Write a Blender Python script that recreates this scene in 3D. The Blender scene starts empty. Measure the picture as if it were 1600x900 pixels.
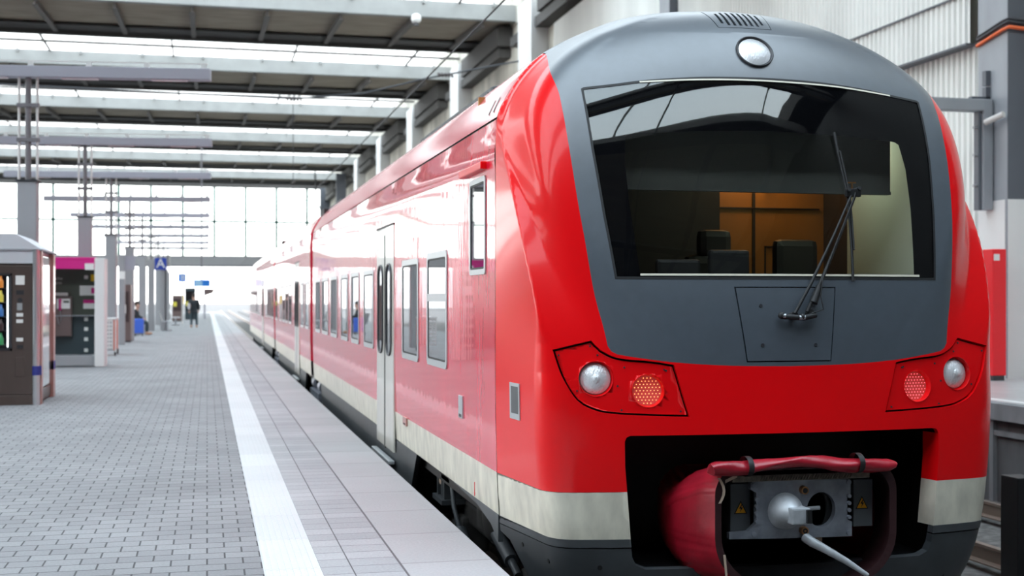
import bpy, bmesh, math, random, bisect
from mathutils import Vector, Matrix
from mathutils.geometry import tessellate_polygon
random.seed(7)
sc = bpy.context.scene
C = sc.collection
R = math.radians

# ---------------------------------------------------------------- camera, sky, exposure
CAM_YAW = math.atan2(.2317, .9728)
cd = bpy.data.cameras.new('camera'); cam = bpy.data.objects.new('camera', cd); C.objects.link(cam)
cam.location = (0, 0, 1.5); cam.rotation_euler = (R(90), 0, -CAM_YAW)
cd.sensor_width = 36; cd.lens = 45; cd.shift_y = 17 / 1600
cd.clip_start = .05; cd.clip_end = 900
cd.dof.use_dof = True; cd.dof.focus_distance = 7.3; cd.dof.aperture_fstop = 2.6
sc.camera = cam
W = bpy.data.worlds.new('sky'); sc.world = W; W.use_nodes = True
wn = W.node_tree; wn.nodes.clear()
def wnode(t): return wn.nodes.new(t)
wo = wnode('ShaderNodeOutputWorld'); bg = wnode('ShaderNodeBackground'); bg.inputs[1].default_value = 2.6
tc = wnode('ShaderNodeTexCoord'); sx = wnode('ShaderNodeSeparateXYZ'); rp = wnode('ShaderNodeValToRGB')
rp.color_ramp.elements[0].position = .0; rp.color_ramp.elements[0].color = (1, .985, .965, 1)
rp.color_ramp.elements[1].position = .9; rp.color_ramp.elements[1].color = (.74, .87, 1, 1)
wn.links.new(tc.outputs['Generated'], sx.inputs[0]); wn.links.new(sx.outputs[2], rp.inputs[0])
wn.links.new(rp.outputs[0], bg.inputs[0]); wn.links.new(bg.outputs[0], wo.inputs[0])
sc.view_settings.view_transform = 'Standard'; sc.view_settings.look = 'None'
sc.view_settings.exposure = 1.15; sc.view_settings.gamma = 1; sc.view_settings.use_curve_mapping = False
sc.cycles.use_denoising = True
sc.cycles.max_bounces = 8; sc.cycles.diffuse_bounces = 4; sc.cycles.transparent_max_bounces = 12
sc.cycles.sample_clamp_indirect = 8

# ---------------------------------------------------------------- materials
MATS = {}
def mat(name, col, rough=.5, metal=0, spec=.5, coat=0, emit=None, es=0, noise=None, bump=None, coatr=.03):
    m = bpy.data.materials.new(name); m.use_nodes = True
    nt = m.node_tree; b = nt.nodes['Principled BSDF']
    b.inputs['Base Color'].default_value = (*col, 1); b.inputs['Roughness'].default_value = rough
    b.inputs['Metallic'].default_value = metal; b.inputs['Specular IOR Level'].default_value = spec
    b.inputs['Coat Weight'].default_value = coat; b.inputs['Coat Roughness'].default_value = coatr
    if emit: b.inputs['Emission Color'].default_value = (*emit, 1); b.inputs['Emission Strength'].default_value = es
    if noise:      # (scale, amount, stretch xyz)
        sca, amt, st = noise
        t = nt.nodes.new('ShaderNodeTexCoord'); mp = nt.nodes.new('ShaderNodeMapping'); mp.inputs['Scale'].default_value = st
        n = nt.nodes.new('ShaderNodeTexNoise'); n.inputs['Scale'].default_value = sca; n.inputs['Detail'].default_value = 6
        r = nt.nodes.new('ShaderNodeMapRange'); r.inputs['From Min'].default_value = .3; r.inputs['From Max'].default_value = .7
        r.inputs['To Min'].default_value = 1 - amt; r.inputs['To Max'].default_value = 1 + amt * .6
        mx = nt.nodes.new('ShaderNodeVectorMath'); mx.operation = 'SCALE'; mx.inputs[0].default_value = col
        nt.links.new(t.outputs['Object'], mp.inputs[0]); nt.links.new(mp.outputs[0], n.inputs[0])
        nt.links.new(n.outputs[0], r.inputs[0]); nt.links.new(r.outputs[0], mx.inputs['Scale'])
        nt.links.new(mx.outputs[0], b.inputs['Base Color'])
    if bump:       # (scale, strength, stretch, on_coat)
        sca, st, stre = bump
        t = nt.nodes.new('ShaderNodeTexCoord'); mp = nt.nodes.new('ShaderNodeMapping'); mp.inputs['Scale'].default_value = stre
        n = nt.nodes.new('ShaderNodeTexNoise'); n.inputs['Scale'].default_value = sca; n.inputs['Detail'].default_value = 3
        bp = nt.nodes.new('ShaderNodeBump'); bp.inputs['Distance'].default_value = .01; bp.inputs['Strength'].default_value = st
        nt.links.new(t.outputs['Object'], mp.inputs[0]); nt.links.new(mp.outputs[0], n.inputs[0])
        nt.links.new(n.outputs[0], bp.inputs['Height']); nt.links.new(bp.outputs[0], b.inputs['Normal'])
        nt.links.new(bp.outputs[0], b.inputs['Coat Normal'])
    MATS[name] = m
    return m
def glass(name, tint, base=.06, rough=0.0):
    m = bpy.data.materials.new(name); m.use_nodes = True; nt = m.node_tree; nt.nodes.clear()
    o = nt.nodes.new('ShaderNodeOutputMaterial'); mx = nt.nodes.new('ShaderNodeMixShader')
    tr = nt.nodes.new('ShaderNodeBsdfTransparent'); tr.inputs[0].default_value = (*tint, 1)
    gl = nt.nodes.new('ShaderNodeBsdfGlossy'); gl.inputs['Roughness'].default_value = rough
    fr = nt.nodes.new('ShaderNodeFresnel'); fr.inputs[0].default_value = 1.8 if 'wind' in name else 1.5
    ior = 1.8 if 'wind' in name else 1.5
    ge = nt.nodes.new('ShaderNodeNewGeometry'); mr = nt.nodes.new('ShaderNodeMapRange')      # same reflection from either face of the pane
    mr.inputs['To Min'].default_value = ior; mr.inputs['To Max'].default_value = 1/ior
    nt.links.new(ge.outputs['Backfacing'], mr.inputs[0]); nt.links.new(mr.outputs[0], fr.inputs[0])
    nt.links.new(fr.outputs[0], mx.inputs[0]); nt.links.new(tr.outputs[0], mx.inputs[1]); nt.links.new(gl.outputs[0], mx.inputs[2])
    nt.links.new(mx.outputs[0], o.inputs[0]); MATS[name] = m
    return m
def tiles(name, c1, c2, joint, w, h, mort, offset=.5, rough=.75, grain=60, amt=.16, axis_swap=False, squash=0):
    """brick-texture paving laid out in metres on the ground plane"""
    m = bpy.data.materials.new(name); m.use_nodes = True; nt = m.node_tree; b = nt.nodes['Principled BSDF']
    g = nt.nodes.new('ShaderNodeNewGeometry'); mp = nt.nodes.new('ShaderNodeMapping')
    if axis_swap: mp.inputs['Rotation'].default_value = (0, 0, R(90))
    br = nt.nodes.new('ShaderNodeTexBrick'); br.offset = offset
    br.inputs['Color1'].default_value = (*c1, 1); br.inputs['Color2'].default_value = (*c2, 1); br.inputs['Mortar'].default_value = (*joint, 1)
    br.inputs['Scale'].default_value = 1; br.inputs['Brick Width'].default_value = w; br.inputs['Row Height'].default_value = h
    br.inputs['Mortar Size'].default_value = mort; br.inputs['Mortar Smooth'].default_value = .3
    n = nt.nodes.new('ShaderNodeTexNoise'); n.inputs['Scale'].default_value = grain; n.inputs['Detail'].default_value = 5
    n2 = nt.nodes.new('ShaderNodeTexNoise'); n2.inputs['Scale'].default_value = .8; n2.inputs['Detail'].default_value = 4
    ad = nt.nodes.new('ShaderNodeMath'); ad.operation = 'ADD'
    r = nt.nodes.new('ShaderNodeMapRange'); r.inputs['From Min'].default_value = .7; r.inputs['From Max'].default_value = 1.3
    r.inputs['To Min'].default_value = 1 - amt; r.inputs['To Max'].default_value = 1 + amt
    mx = nt.nodes.new('ShaderNodeVectorMath'); mx.operation = 'SCALE'
    L = nt.links.new
    L(g.outputs['Position'], mp.inputs[0]); L(mp.outputs[0], br.inputs[0]); L(g.outputs['Position'], n.inputs[0]); L(g.outputs['Position'], n2.inputs[0])
    L(n.outputs[0], ad.inputs[0]); L(n2.outputs[0], ad.inputs[1]); L(ad.outputs[0], r.inputs[0])
    L(br.outputs[0], mx.inputs[0]); L(r.outputs[0], mx.inputs['Scale']); L(mx.outputs[0], b.inputs['Base Color'])
    b.inputs['Roughness'].default_value = rough; b.inputs['Specular IOR Level'].default_value = .35
    bp = nt.nodes.new('ShaderNodeBump'); bp.invert = True; bp.inputs['Distance'].default_value = .004; bp.inputs['Strength'].default_value = .6
    L(br.outputs['Fac'], bp.inputs['Height']); L(bp.outputs[0], b.inputs['Normal'])
    MATS[name] = m
    return m
mat('red_paint', (.82, .003, .006), .30, spec=.22, coat=.42, coatr=.09)
mat('red_roof', (.72, .02, .06), .35, spec=.3, coat=.9, coatr=.12)
mat('red_side', (.78, .010, .045), .25, coat=.8, coatr=.015, spec=.3, bump=(3.5, .13, (1, 1.6, .22)), noise=(3, .12, (1, 1, .3)))
mat('grey_mask', (.062, .078, .098), .45, spec=.9, coat=1, coatr=.36, noise=(14, .10, (1, 1, 1)))
mat('cream', (.66, .62, .51), .4, coat=.25, noise=(9, .22, (1, 1, .5)))
mat('skirt_grey', (.060, .066, .072), .5, noise=(6, .2, (1, 1, 1)))
mat('skirt_dark', (.042, .047, .052), .5, noise=(6, .2, (1, 1, 1)))
mat('black', (.004, .004, .005), .5)
mat('black_gloss', (.006, .006, .008), .04, spec=.5)
mat('rubber', (.012, .012, .013), .6)
mat('frame_grey', (.42, .44, .45), .35, metal=.3)
mat('dark_frame', (.03, .03, .035), .4)
mat('pane', (.02, .024, .028), .015, spec=.9, coat=1, coatr=.0)
glass('windscreen_glass', (.80, .82, .79))
glass('clear_glass', (.93, .96, .95))
mat('steel', (.42, .44, .47), .38, metal=.75, noise=(12, .15, (1, 1, 1)))
mat('coupler_steel', (.30, .32, .37), .45, metal=.55, noise=(10, .3, (1, 1, 1)))
mat('coupler_light', (.50, .52, .55), .5, metal=.3, noise=(12, .25, (1, 1, 1)))
mat('checker_plate', (.20, .17, .14), .45, metal=.6, noise=(40, .4, (1, 1, 1)))
mat('brass', (.45, .22, .10), .35, metal=.9)
mat('box_grey', (.12, .13, .14), .5)
mat('warn', (.95, .42, .01), .5)
mat('tarp', (.36, .008, .022), .38, coat=.3, coatr=.2, bump=(9, .5, (1, 1, 1)), noise=(7, .25, (1, 1, 1)))
mat('webbing', (.55, .42, .32), .8)
mat('lens', (.84, .84, .86), .30, metal=.3, coat=1, bump=(60, .5, (3, 1, 1)))
mat('led_red_lens', (.62, .10, .09), .4, emit=(1, .10, .08), es=.05)
mat('led', (1, .3, .2), .3, emit=(1, .34, .10), es=1.3)
mat('led_pink', (1, .3, .3), .3, emit=(1, .12, .16), es=1.0)
mat('cab_wall', (.42, .20, .055), .5, noise=(3, .15, (1, 1, 1)))
mat('lining', (.03, .006, .008), .6)
mat('cab_cream', (.80, .82, .68), .5)
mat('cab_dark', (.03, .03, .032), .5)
mat('blind', (.16, .165, .16), .7)
mat('strip', (.75, .70, .58), .4)
tiles('pavers', (.275, .275, .280), (.225, .225, .232), (.070, .070, .075), .2, .165, .006)
tiles('tile_narrow', (0.414, 0.409, 0.414), (0.352, 0.348, 0.356), (.22, .21, .22), .20, .60, .006, offset=0, axis_swap=True)
tiles('tile_mid', (0.396, 0.387, 0.396), (0.334, 0.330, 0.339), (.2, .19, .2), .20, .6, .006, offset=0, axis_swap=True)
tiles('tactile', (.66, .66, .655), (.60, .60, .60), (.55, .53, .52), .9, 3, .006, offset=0, axis_swap=True, amt=.07)
tiles('edge_slab', (0.414, 0.400, 0.405), (0.370, 0.361, 0.365), (.27, .25, .25), .9, 3, .008, offset=0, axis_swap=True, amt=.10)
mat('joint', (.13, .115, .12), .8)
mat('concrete', (.20, .20, .21), .85, noise=(3, .3, (1, 1, .4)))
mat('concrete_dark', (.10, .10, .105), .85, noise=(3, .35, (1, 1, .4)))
mat('concrete_pale', (.50, .48, .42), .85, noise=(.9, .35, (1, 1.3, .12)))
mat('ballast', (.12, .115, .11), .95, noise=(9, .6, (1, 1, 1)), bump=(14, 1, (1, 1, 1)))
mat('rail_steel', (.28, .22, .18), .4, metal=.7)
mat('roof_beam', (.30, .31, .305), .6, noise=(1.2, .12, (1, 1, 1)))
mat('roof_panel', (.30, .255, .20), .85, noise=(.7, .22, (1, 3, 1)))
mat('roof_dark', (.055, .052, .05), .7)
mat('purlin', (.11, .10, .095), .7)
mat('clad', (.76, .77, .74), .5, noise=(.6, .14, (1, 1, .3)))
mat('col_grey', (.30, .32, .345), .5, noise=(2, .12, (1, 1, .4)))
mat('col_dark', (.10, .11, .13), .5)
mat('white_paint', (.74, .74, .73), .5)
mat('orange', (.75, .13, .03), .5)
mat('bright_red', (.80, .01, .02), .4)
mat('lamp_col', (.33, .335, .35), .45, metal=.2)
mat('lamp_bar', (.33, .33, .38), .45)
mat('rod_light', (.62, .60, .58), .45)
mat('rod_dark', (.16, .15, .16), .45)
mat('vend_brown', (.115, .085, .075), .32, metal=.4, noise=(4, .12, (1, 1, .3)))
mat('vend_red', (.42, .20, .17), .35, coat=.3)
mat('vend_steel', (.62, .62, .64), .25, metal=.7)
mat('vend_top', (.60, .62, .66), .4)
mat('side_gloss', (.55, .50, .52), .08, metal=.55, coat=1)
mat('blue_tape', (.03, .04, .25), .5)
mat('magenta', (.60, .012, .22), .45)
mat('booth_green', (.075, .088, .070), .4)
mat('booth_dark', (.035, .055, .065), .4)
mat('phone_brown', (.15, .105, .10), .4)
mat('paper', (.78, .78, .76), .6)
mat('sign_blue', (.015, .05, .36), .4)
mat('sign_cyan', (.02, .22, .75), .4)
mat('case_blue', (.05, .14, .62), .4)
mat('yellow', (.85, .55, .02), .5)
mat('skin', (.55, .33, .25), .6)
mat('cloth_dark', (.02, .025, .03), .85)
mat('cloth_jeans', (.03, .05, .06), .85)
mat('hair', (.03, .02, .015), .7)
mat('shoe', (.45, .25, .15), .6)
mat('wire', (.03, .03, .035), .5)
mat('ceramic', (.05, .03, .03), .35)
mat('bottle_green', (.05, .35, .12), .3); mat('bottle_blue', (.05, .2, .5), .3); mat('bottle_orange', (.8, .3, .05), .3); mat('bottle_dark', (.05, .03, .03), .3); mat('bottle_yellow', (.8, .7, .1), .3)
mat('hall_dark', (.035, .034, .033), .8)
mat('tube_light', (1, 1, 1), .5, emit=(.8, .95, 1), es=1.5)
mat('cab_fill_white', (1, 1, .9), .5, emit=(.85, 1, .8), es=4)  # glow of the added fill lamp that brightens the cab liner
mat('cab_lamp', (1, .8, .5), .5, emit=(1, .55, .2), es=4)

mat('door_cream', (.60, .58, .52), .3, coat=.6, coatr=.03, noise=(3, .1, (1, 1, .4)))
mat('bogie_dark', (.035, .032, .030), .6, noise=(8, .4, (1, 1, 1)))
mat('sleeper', (.16, .155, .15), .85, noise=(5, .3, (1, 1, 1)))
mat('far_top', (.40, .39, .39), .35, noise=(2, .15, (1, 1, 1)))
mat('mullion', (.05, .16, .14), .5)
mat('lamp_glow', (.8, .75, .75), .5)
mat('orange_red', (.60, .12, .06), .5)
mat('sign_pale', (.35, .60, .85), .5)
mat('white_bag', (.6, .58, .62), .6)

# ---------------------------------------------------------------- mesh helpers
def link(name, me, m, parent=None):
    o = bpy.data.objects.new(name, me); C.objects.link(o)
    if m is not None:
        for q in (m if isinstance(m, (list, tuple)) else [m]): me.materials.append(MATS[q] if isinstance(q, str) else q)
    if parent is not None:
        o.parent = parent; o.matrix_parent_inverse = parent.matrix_world.inverted() if False else Matrix.Translation(-Vector(parent.location)) if parent.rotation_euler.z == 0 else (Matrix.Translation(parent.location) @ Matrix.Rotation(parent.rotation_euler.z, 4, 'Z')).inverted()
    return o
class MB:
    """collects shapes given in world metres into ONE mesh"""
    def __init__(s): s.v = []; s.f = []; s.mi = []; s.sm = []; s.cur = 0; s.loc = Matrix.Identity(4)
    def add(s, vs, fs, smooth=False):
        n = len(s.v); s.v += [tuple(s.loc @ Vector(p)) for p in vs]
        for f in fs: s.f.append([n + i for i in f]); s.mi.append(s.cur); s.sm.append(smooth)
    def box(s, x0, x1, y0, y1, z0, z1, bev=0):
        x0, x1 = min(x0, x1), max(x0, x1); y0, y1 = min(y0, y1), max(y0, y1); z0, z1 = min(z0, z1), max(z0, z1)
        if bev <= 0:
            s.add([(x0,y0,z0),(x1,y0,z0),(x1,y1,z0),(x0,y1,z0),(x0,y0,z1),(x1,y0,z1),(x1,y1,z1),(x0,y1,z1)],
                  [(0,3,2,1),(4,5,6,7),(0,1,5,4),(1,2,6,5),(2,3,7,6),(3,0,4,7)])
            return s
        bm = bmesh.new(); bmesh.ops.create_cube(bm, size=1)
        for v in bm.verts: v.co = Vector(((x0+x1)/2 + v.co.x*(x1-x0), (y0+y1)/2 + v.co.y*(y1-y0), (z0+z1)/2 + v.co.z*(z1-z0)))
        bmesh.ops.bevel(bm, geom=bm.edges[:], offset=bev, segments=2, affect='EDGES', profile=.6)
        s.frombm(bm); return s
    def frombm(s, bm, smooth=False):
        bm.verts.index_update(); s.add([v.co[:] for v in bm.verts], [[v.index for v in f.verts] for f in bm.faces], smooth); bm.free()
    def cyl(s, p, q, r, r2=None, n=12, cap=True, smooth=True):
        p, q = Vector(p), Vector(q); r2 = r if r2 is None else r2
        d = (q - p).normalized(); a = d.orthogonal().normalized(); b = d.cross(a)
        vs = []
        for c, rr in ((p, r), (q, r2)):
            for k in range(n):
                t = 2*math.pi*k/n; vs.append(c + (a*math.cos(t) + b*math.sin(t))*rr)
        s.add(vs, [(k, (k+1) % n, n+(k+1) % n, n+k) for k in range(n)], smooth)
        if cap: s.add(vs, [tuple(range(n))[::-1], tuple(range(n, 2*n))])
        return s
    def tube(s, pts, r, n=8):
        pts = [Vector(p) for p in pts]; vs = []; up = None
        for i, p in enumerate(pts):
            d = (pts[min(i+1, len(pts)-1)] - pts[max(i-1, 0)]).normalized()
            if up is None: up = d.orthogonal().normalized()
            up = (up - d*up.dot(d)).normalized(); b = d.cross(up)
            rr = r[i] if isinstance(r, (list, tuple)) else r
            for k in range(n):
                t = 2*math.pi*k/n; vs.append(p + (up*math.cos(t) + b*math.sin(t))*rr)
        fs = [(i*n+k, i*n+(k+1) % n, (i+1)*n+(k+1) % n, (i+1)*n+k) for i in range(len(pts)-1) for k in range(n)]
        s.add(vs, fs, True); m = (len(pts)-1)*n
        s.add(vs, [tuple(range(n))[::-1], tuple(range(m, m+n))]); return s
    def prism(s, poly, axis, a, b):
        """poly of 2D points extruded along axis from a to b (x: (y,z), y: (x,z), z: (x,y))"""
        mk = {'x': lambda p, t: (t, p[0], p[1]), 'y': lambda p, t: (p[0], t, p[1]), 'z': lambda p, t: (p[0], p[1], t)}[axis]
        n = len(poly); vs = [mk(p, a) for p in poly] + [mk(p, b) for p in poly]
        tri = tessellate_polygon([[Vector((p[0], p[1], 0)) for p in poly]])
        s.add(vs, [(k, (k+1) % n, n+(k+1) % n, n+k) for k in range(n)] + [tuple(t) for t in tri] + [tuple(n+i for i in t[::-1]) for t in tri]); return s
    def loft(s, rings, closed=True, smooth=True, caps=False):
        n = len(rings[0]); vs = [p for r in rings for p in r]; m = n if closed else n-1
        s.add(vs, [(i*n+k, i*n+(k+1) % n, (i+1)*n+(k+1) % n, (i+1)*n+k) for i in range(len(rings)-1) for k in range(m)], smooth)
        if caps: s.add(vs, [tuple(range(n))[::-1], tuple(range((len(rings)-1)*n, len(rings)*n))])
        return s
    def sphere(s, c, r, sc3=(1,1,1), n=16):
        bm = bmesh.new(); bmesh.ops.create_uvsphere(bm, u_segments=n, v_segments=max(6, n//2), radius=r)
        for v in bm.verts: v.co = Vector(c) + Vector((v.co.x*sc3[0], v.co.y*sc3[1], v.co.z*sc3[2]))
        s.frombm(bm, True); return s
    def build(s, name, m, parent=None, recalc=True):
        me = bpy.data.meshes.new(name); me.from_pydata(s.v, [], s.f)
        for p, i, q in zip(me.polygons, s.mi, s.sm): p.material_index = i; p.use_smooth = q
        if recalc:
            bm = bmesh.new(); bm.from_mesh(me); bmesh.ops.recalc_face_normals(bm, faces=bm.faces); bm.to_mesh(me); bm.free()
        me.update(); return link(name, me, m, parent)
def struct(o): o['kind'] = 'structure'; return o
def tag(o, label, cat, group=None):
    o['label'] = label; o['category'] = cat
    if group: o['group'] = group
    return o
def empty(name, loc, label, cat, group=None, rz=0):
    o = bpy.data.objects.new(name, None); C.objects.link(o); o.location = loc; o.rotation_euler = (0, 0, rz)
    o.empty_display_size = .1
    return tag(o, label, cat, group)
def copy_tree(o, parent=None):
    c = o.copy(); C.objects.link(c); c.parent = parent
    for ch in list(o.children): copy_tree(ch, c)
    return c
def text_part(name, body, size, loc, rot, m, parent, ext=.002):
    cu = bpy.data.curves.new(name, 'FONT'); cu.body = body; cu.size = size; cu.extrude = ext; cu.align_x = 'CENTER'; cu.align_y = 'CENTER'
    t = bpy.data.objects.new(name, cu); C.objects.link(t)
    dg = bpy.context.evaluated_depsgraph_get(); me = bpy.data.meshes.new_from_object(t.evaluated_get(dg))
    bpy.data.objects.remove(t); me.transform(Matrix.Translation(loc) @ rot)
    me.materials.clear()
    return link(name, me, m, parent)
FACE_CAM = Matrix.Rotation(R(90), 4, 'X')            # text that reads for someone looking along +Y

# ================================================================ nose surface (plan curves at several heights)
CX=3.26; YS=7.79
# height, yc, V1x,V1y,T1, V2x,V2y,T2, V3x,V3y,T3, w
NL=[
(-.75,7.05,.50,7.07,.3, .75,7.14,.3, .98,7.35,.25,1.30),
(-.45,6.86,.65,6.89,.3,.92,6.97,.1, 1.14,7.10,.25,1.38),
(-.15,6.79,.70,6.82,.3,1.02,6.87,.1, 1.31,6.96,.22,1.45),
(.14, 6.77,.70,6.80,.3,1.08,6.85,.1, 1.37,6.91,.22,1.49),
(.60, 6.76,.70,6.79,.3,1.11,6.85,.1, 1.43,6.91,.22,1.505),
(1.0, 6.78,.75,6.81,.3,1.14,6.87,.1, 1.445,6.91,.18,1.51),
(1.27,6.80,.85,6.84,.2,1.16,6.90,.08,1.43,6.95,.08,1.51),
(1.5, 6.825,1.05,6.90,.1,1.27,6.99,.04,1.453,7.02,.03,1.51),
(1.68,6.86,1.12,6.93,.15,1.335,7.06,.03,1.48,7.08,.025,1.51),
(1.98,6.935,1.28,7.02,.22,1.43,7.215,.03,1.505,7.24,.025,1.51),
(2.28,7.015,1.36,7.10,.32,1.488,7.42,.03,1.508,7.47,.025,1.51),
(2.47,7.07,1.39,7.16,.38,1.498,7.67,.04,1.508,7.73,.03,1.51),
(2.63,7.12,1.385,7.23,.40,1.485,7.69,.04,1.495,7.75,.03,1.50),
(2.80,7.17,1.305,7.31,.42,1.40,7.69,.04,1.41,7.75,.03,1.42),
(2.93,7.225,1.20,7.39,.40,1.31,7.70,.04,1.32,7.75,.03,1.33),
(3.02,7.28,1.10,7.45,.38,1.215,7.71,.04,1.23,7.75,.03,1.24),
(3.11,7.34,.95,7.51,.36,1.07,7.72,.04,1.09,7.76,.03,1.10),
(3.19,7.42,.78,7.56,.32,.90,7.72,.04,.92,7.76,.02,.935),
(3.28,7.54,.55,7.64,.25,.68,7.74,.03,.70,7.77,.02,.71),
(3.33,7.64,.35,7.70,.15,.45,7.76,.02,.47,7.78,.01,.48),
(3.355,7.73,.15,7.75,.05,.22,7.77,.01,.24,7.785,.005,.25),
(3.362,7.785,.01,7.786,.001,.012,7.788,.0005,.015,7.789,.0005,.02)]
def _slopes(xs,ys):
    n=len(xs); d=[(ys[i+1]-ys[i])/(xs[i+1]-xs[i]) for i in range(n-1)]
    m=[d[0]]+[0 if d[i-1]*d[i]<=0 else 2*d[i-1]*d[i]/(d[i-1]+d[i]) for i in range(1,n-1)]+[d[-1]]
    return m
_Z=[r[0] for r in NL]; _C=[[r[k] for r in NL] for k in range(1,12)]; _M=[_slopes(_Z,c) for c in _C]
def _lev0(z):
    z=min(max(z,_Z[0]),_Z[-1]); i=0
    while i<len(_Z)-2 and z>_Z[i+1]: i+=1
    h=_Z[i+1]-_Z[i]; t=(z-_Z[i])/h
    a=(1+2*t)*(1-t)**2; b=t*(1-t)**2*h; c=t*t*(3-2*t); e=t*t*(t-1)*h
    return [a*C[i]+b*M[i]+c*C[i+1]+e*M[i+1] for C,M in zip(_C,_M)]
_DZ=.02; _NT=int((3.362+.75)/_DZ)+2
_T=[_lev0(-.75+_DZ*i) for i in range(_NT)]
for _it in range(130):       # smooth the profile along the height (less towards the crown)
    _N=[r[:] for r in _T]
    for i in range(1,_NT-1):
        z=-.75+_DZ*i; k=.5 if z<2.75 else max(0,.5*(3.15-z)/.4)
        for c in range(11):
            if c==10 and z>2.2: continue
            _N[i][c]=_T[i][c]*(1-k)+k*.5*(_T[i-1][c]+_T[i+1][c])
    _T=_N
def level(z):
    if z>3.14: return _lev0(z)
    f=(z+.75)/_DZ; i=int(max(1,min(f,_NT-3))); t=f-i
    return [.5*((2*p1)+(p2-p0)*t+(2*p0-5*p1+4*p2-p3)*t*t+(3*p1-p0-3*p2+p3)*t**3) for p0,p1,p2,p3 in zip(_T[i-1],_T[i],_T[i+1],_T[i+2])]
def HZ(h):
    return h if h<=2.9 else 2.9+.462*math.sin(min((h-2.9)/.7257,math.pi/2))
HMAX=2.9+.7257*math.pi/2
_cache={}
def curve(z):
    key=round(z,5)
    if key in _cache: return _cache[key]
    yc,x1,y1,t1,x2,y2,t2,x3,y3,t3,w=level(z)
    V=[(0,yc),(x1,y1),(x2,y2),(x3,y3),(w,YS)]
    T=[0,t1,t2,t3,0]
    if 1.25<z<2.75: kk=1-.6*min(1,(z-1.25)/.2,(2.75-z)/.2); T[2]*=kk; T[3]*=kk
    L=[math.dist(V[i],V[i+1]) for i in range(4)]
    for i in (1,2,3):
        T[i]=min(T[i],.49*L[i-1] if i>1 else .95*L[0],.49*L[i] if i<3 else .95*L[3])
    P=[]
    # front portion: gentle curve from centre
    def at(i,j,dist):
        d=math.dist(V[i],V[j]); f=dist/max(d,1e-9)
        return (V[i][0]+(V[j][0]-V[i][0])*f, V[i][1]+(V[j][1]-V[i][1])*f)
    e=at(1,0,T[1]); n=40
    # parabola with horizontal tangent at centre, ending at e
    for k in range(n+1):
        f=k/n; P.append((e[0]*f, yc+(e[1]-yc)*(f*f*.9+.1*f)))
    for i in (1,2,3):
        a=at(i,i-1,T[i]); b=at(i,i+1,T[i])
        for k in range(0,25):
            t=k/24; P.append(((1-t)**2*a[0]+2*t*(1-t)*V[i][0]+t*t*b[0],(1-t)**2*a[1]+2*t*(1-t)*V[i][1]+t*t*b[1]))
    P.append((w,YS))
    S=[0]
    for p,q in zip(P,P[1:]): S.append(S[-1]+math.dist(p,q))
    _cache[key]=(S,P); return S,P
def send(h): return curve(HZ(h))[0][-1]
import bisect
def surf(s,h):
    z=HZ(h); S,P=curve(z); a=abs(s)
    if a>=S[-1]: x,y=P[-1]; y+=a-S[-1]
    else:
        i=max(1,bisect.bisect_left(S,a)); 
        d=S[i]-S[i-1]; f=(a-S[i-1])/d if d>1e-12 else 0
        x=P[i-1][0]+(P[i][0]-P[i-1][0])*f; y=P[i-1][1]+(P[i][1]-P[i-1][1])*f
    return (CX+(x if s>0 else -x), y, z)
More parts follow.
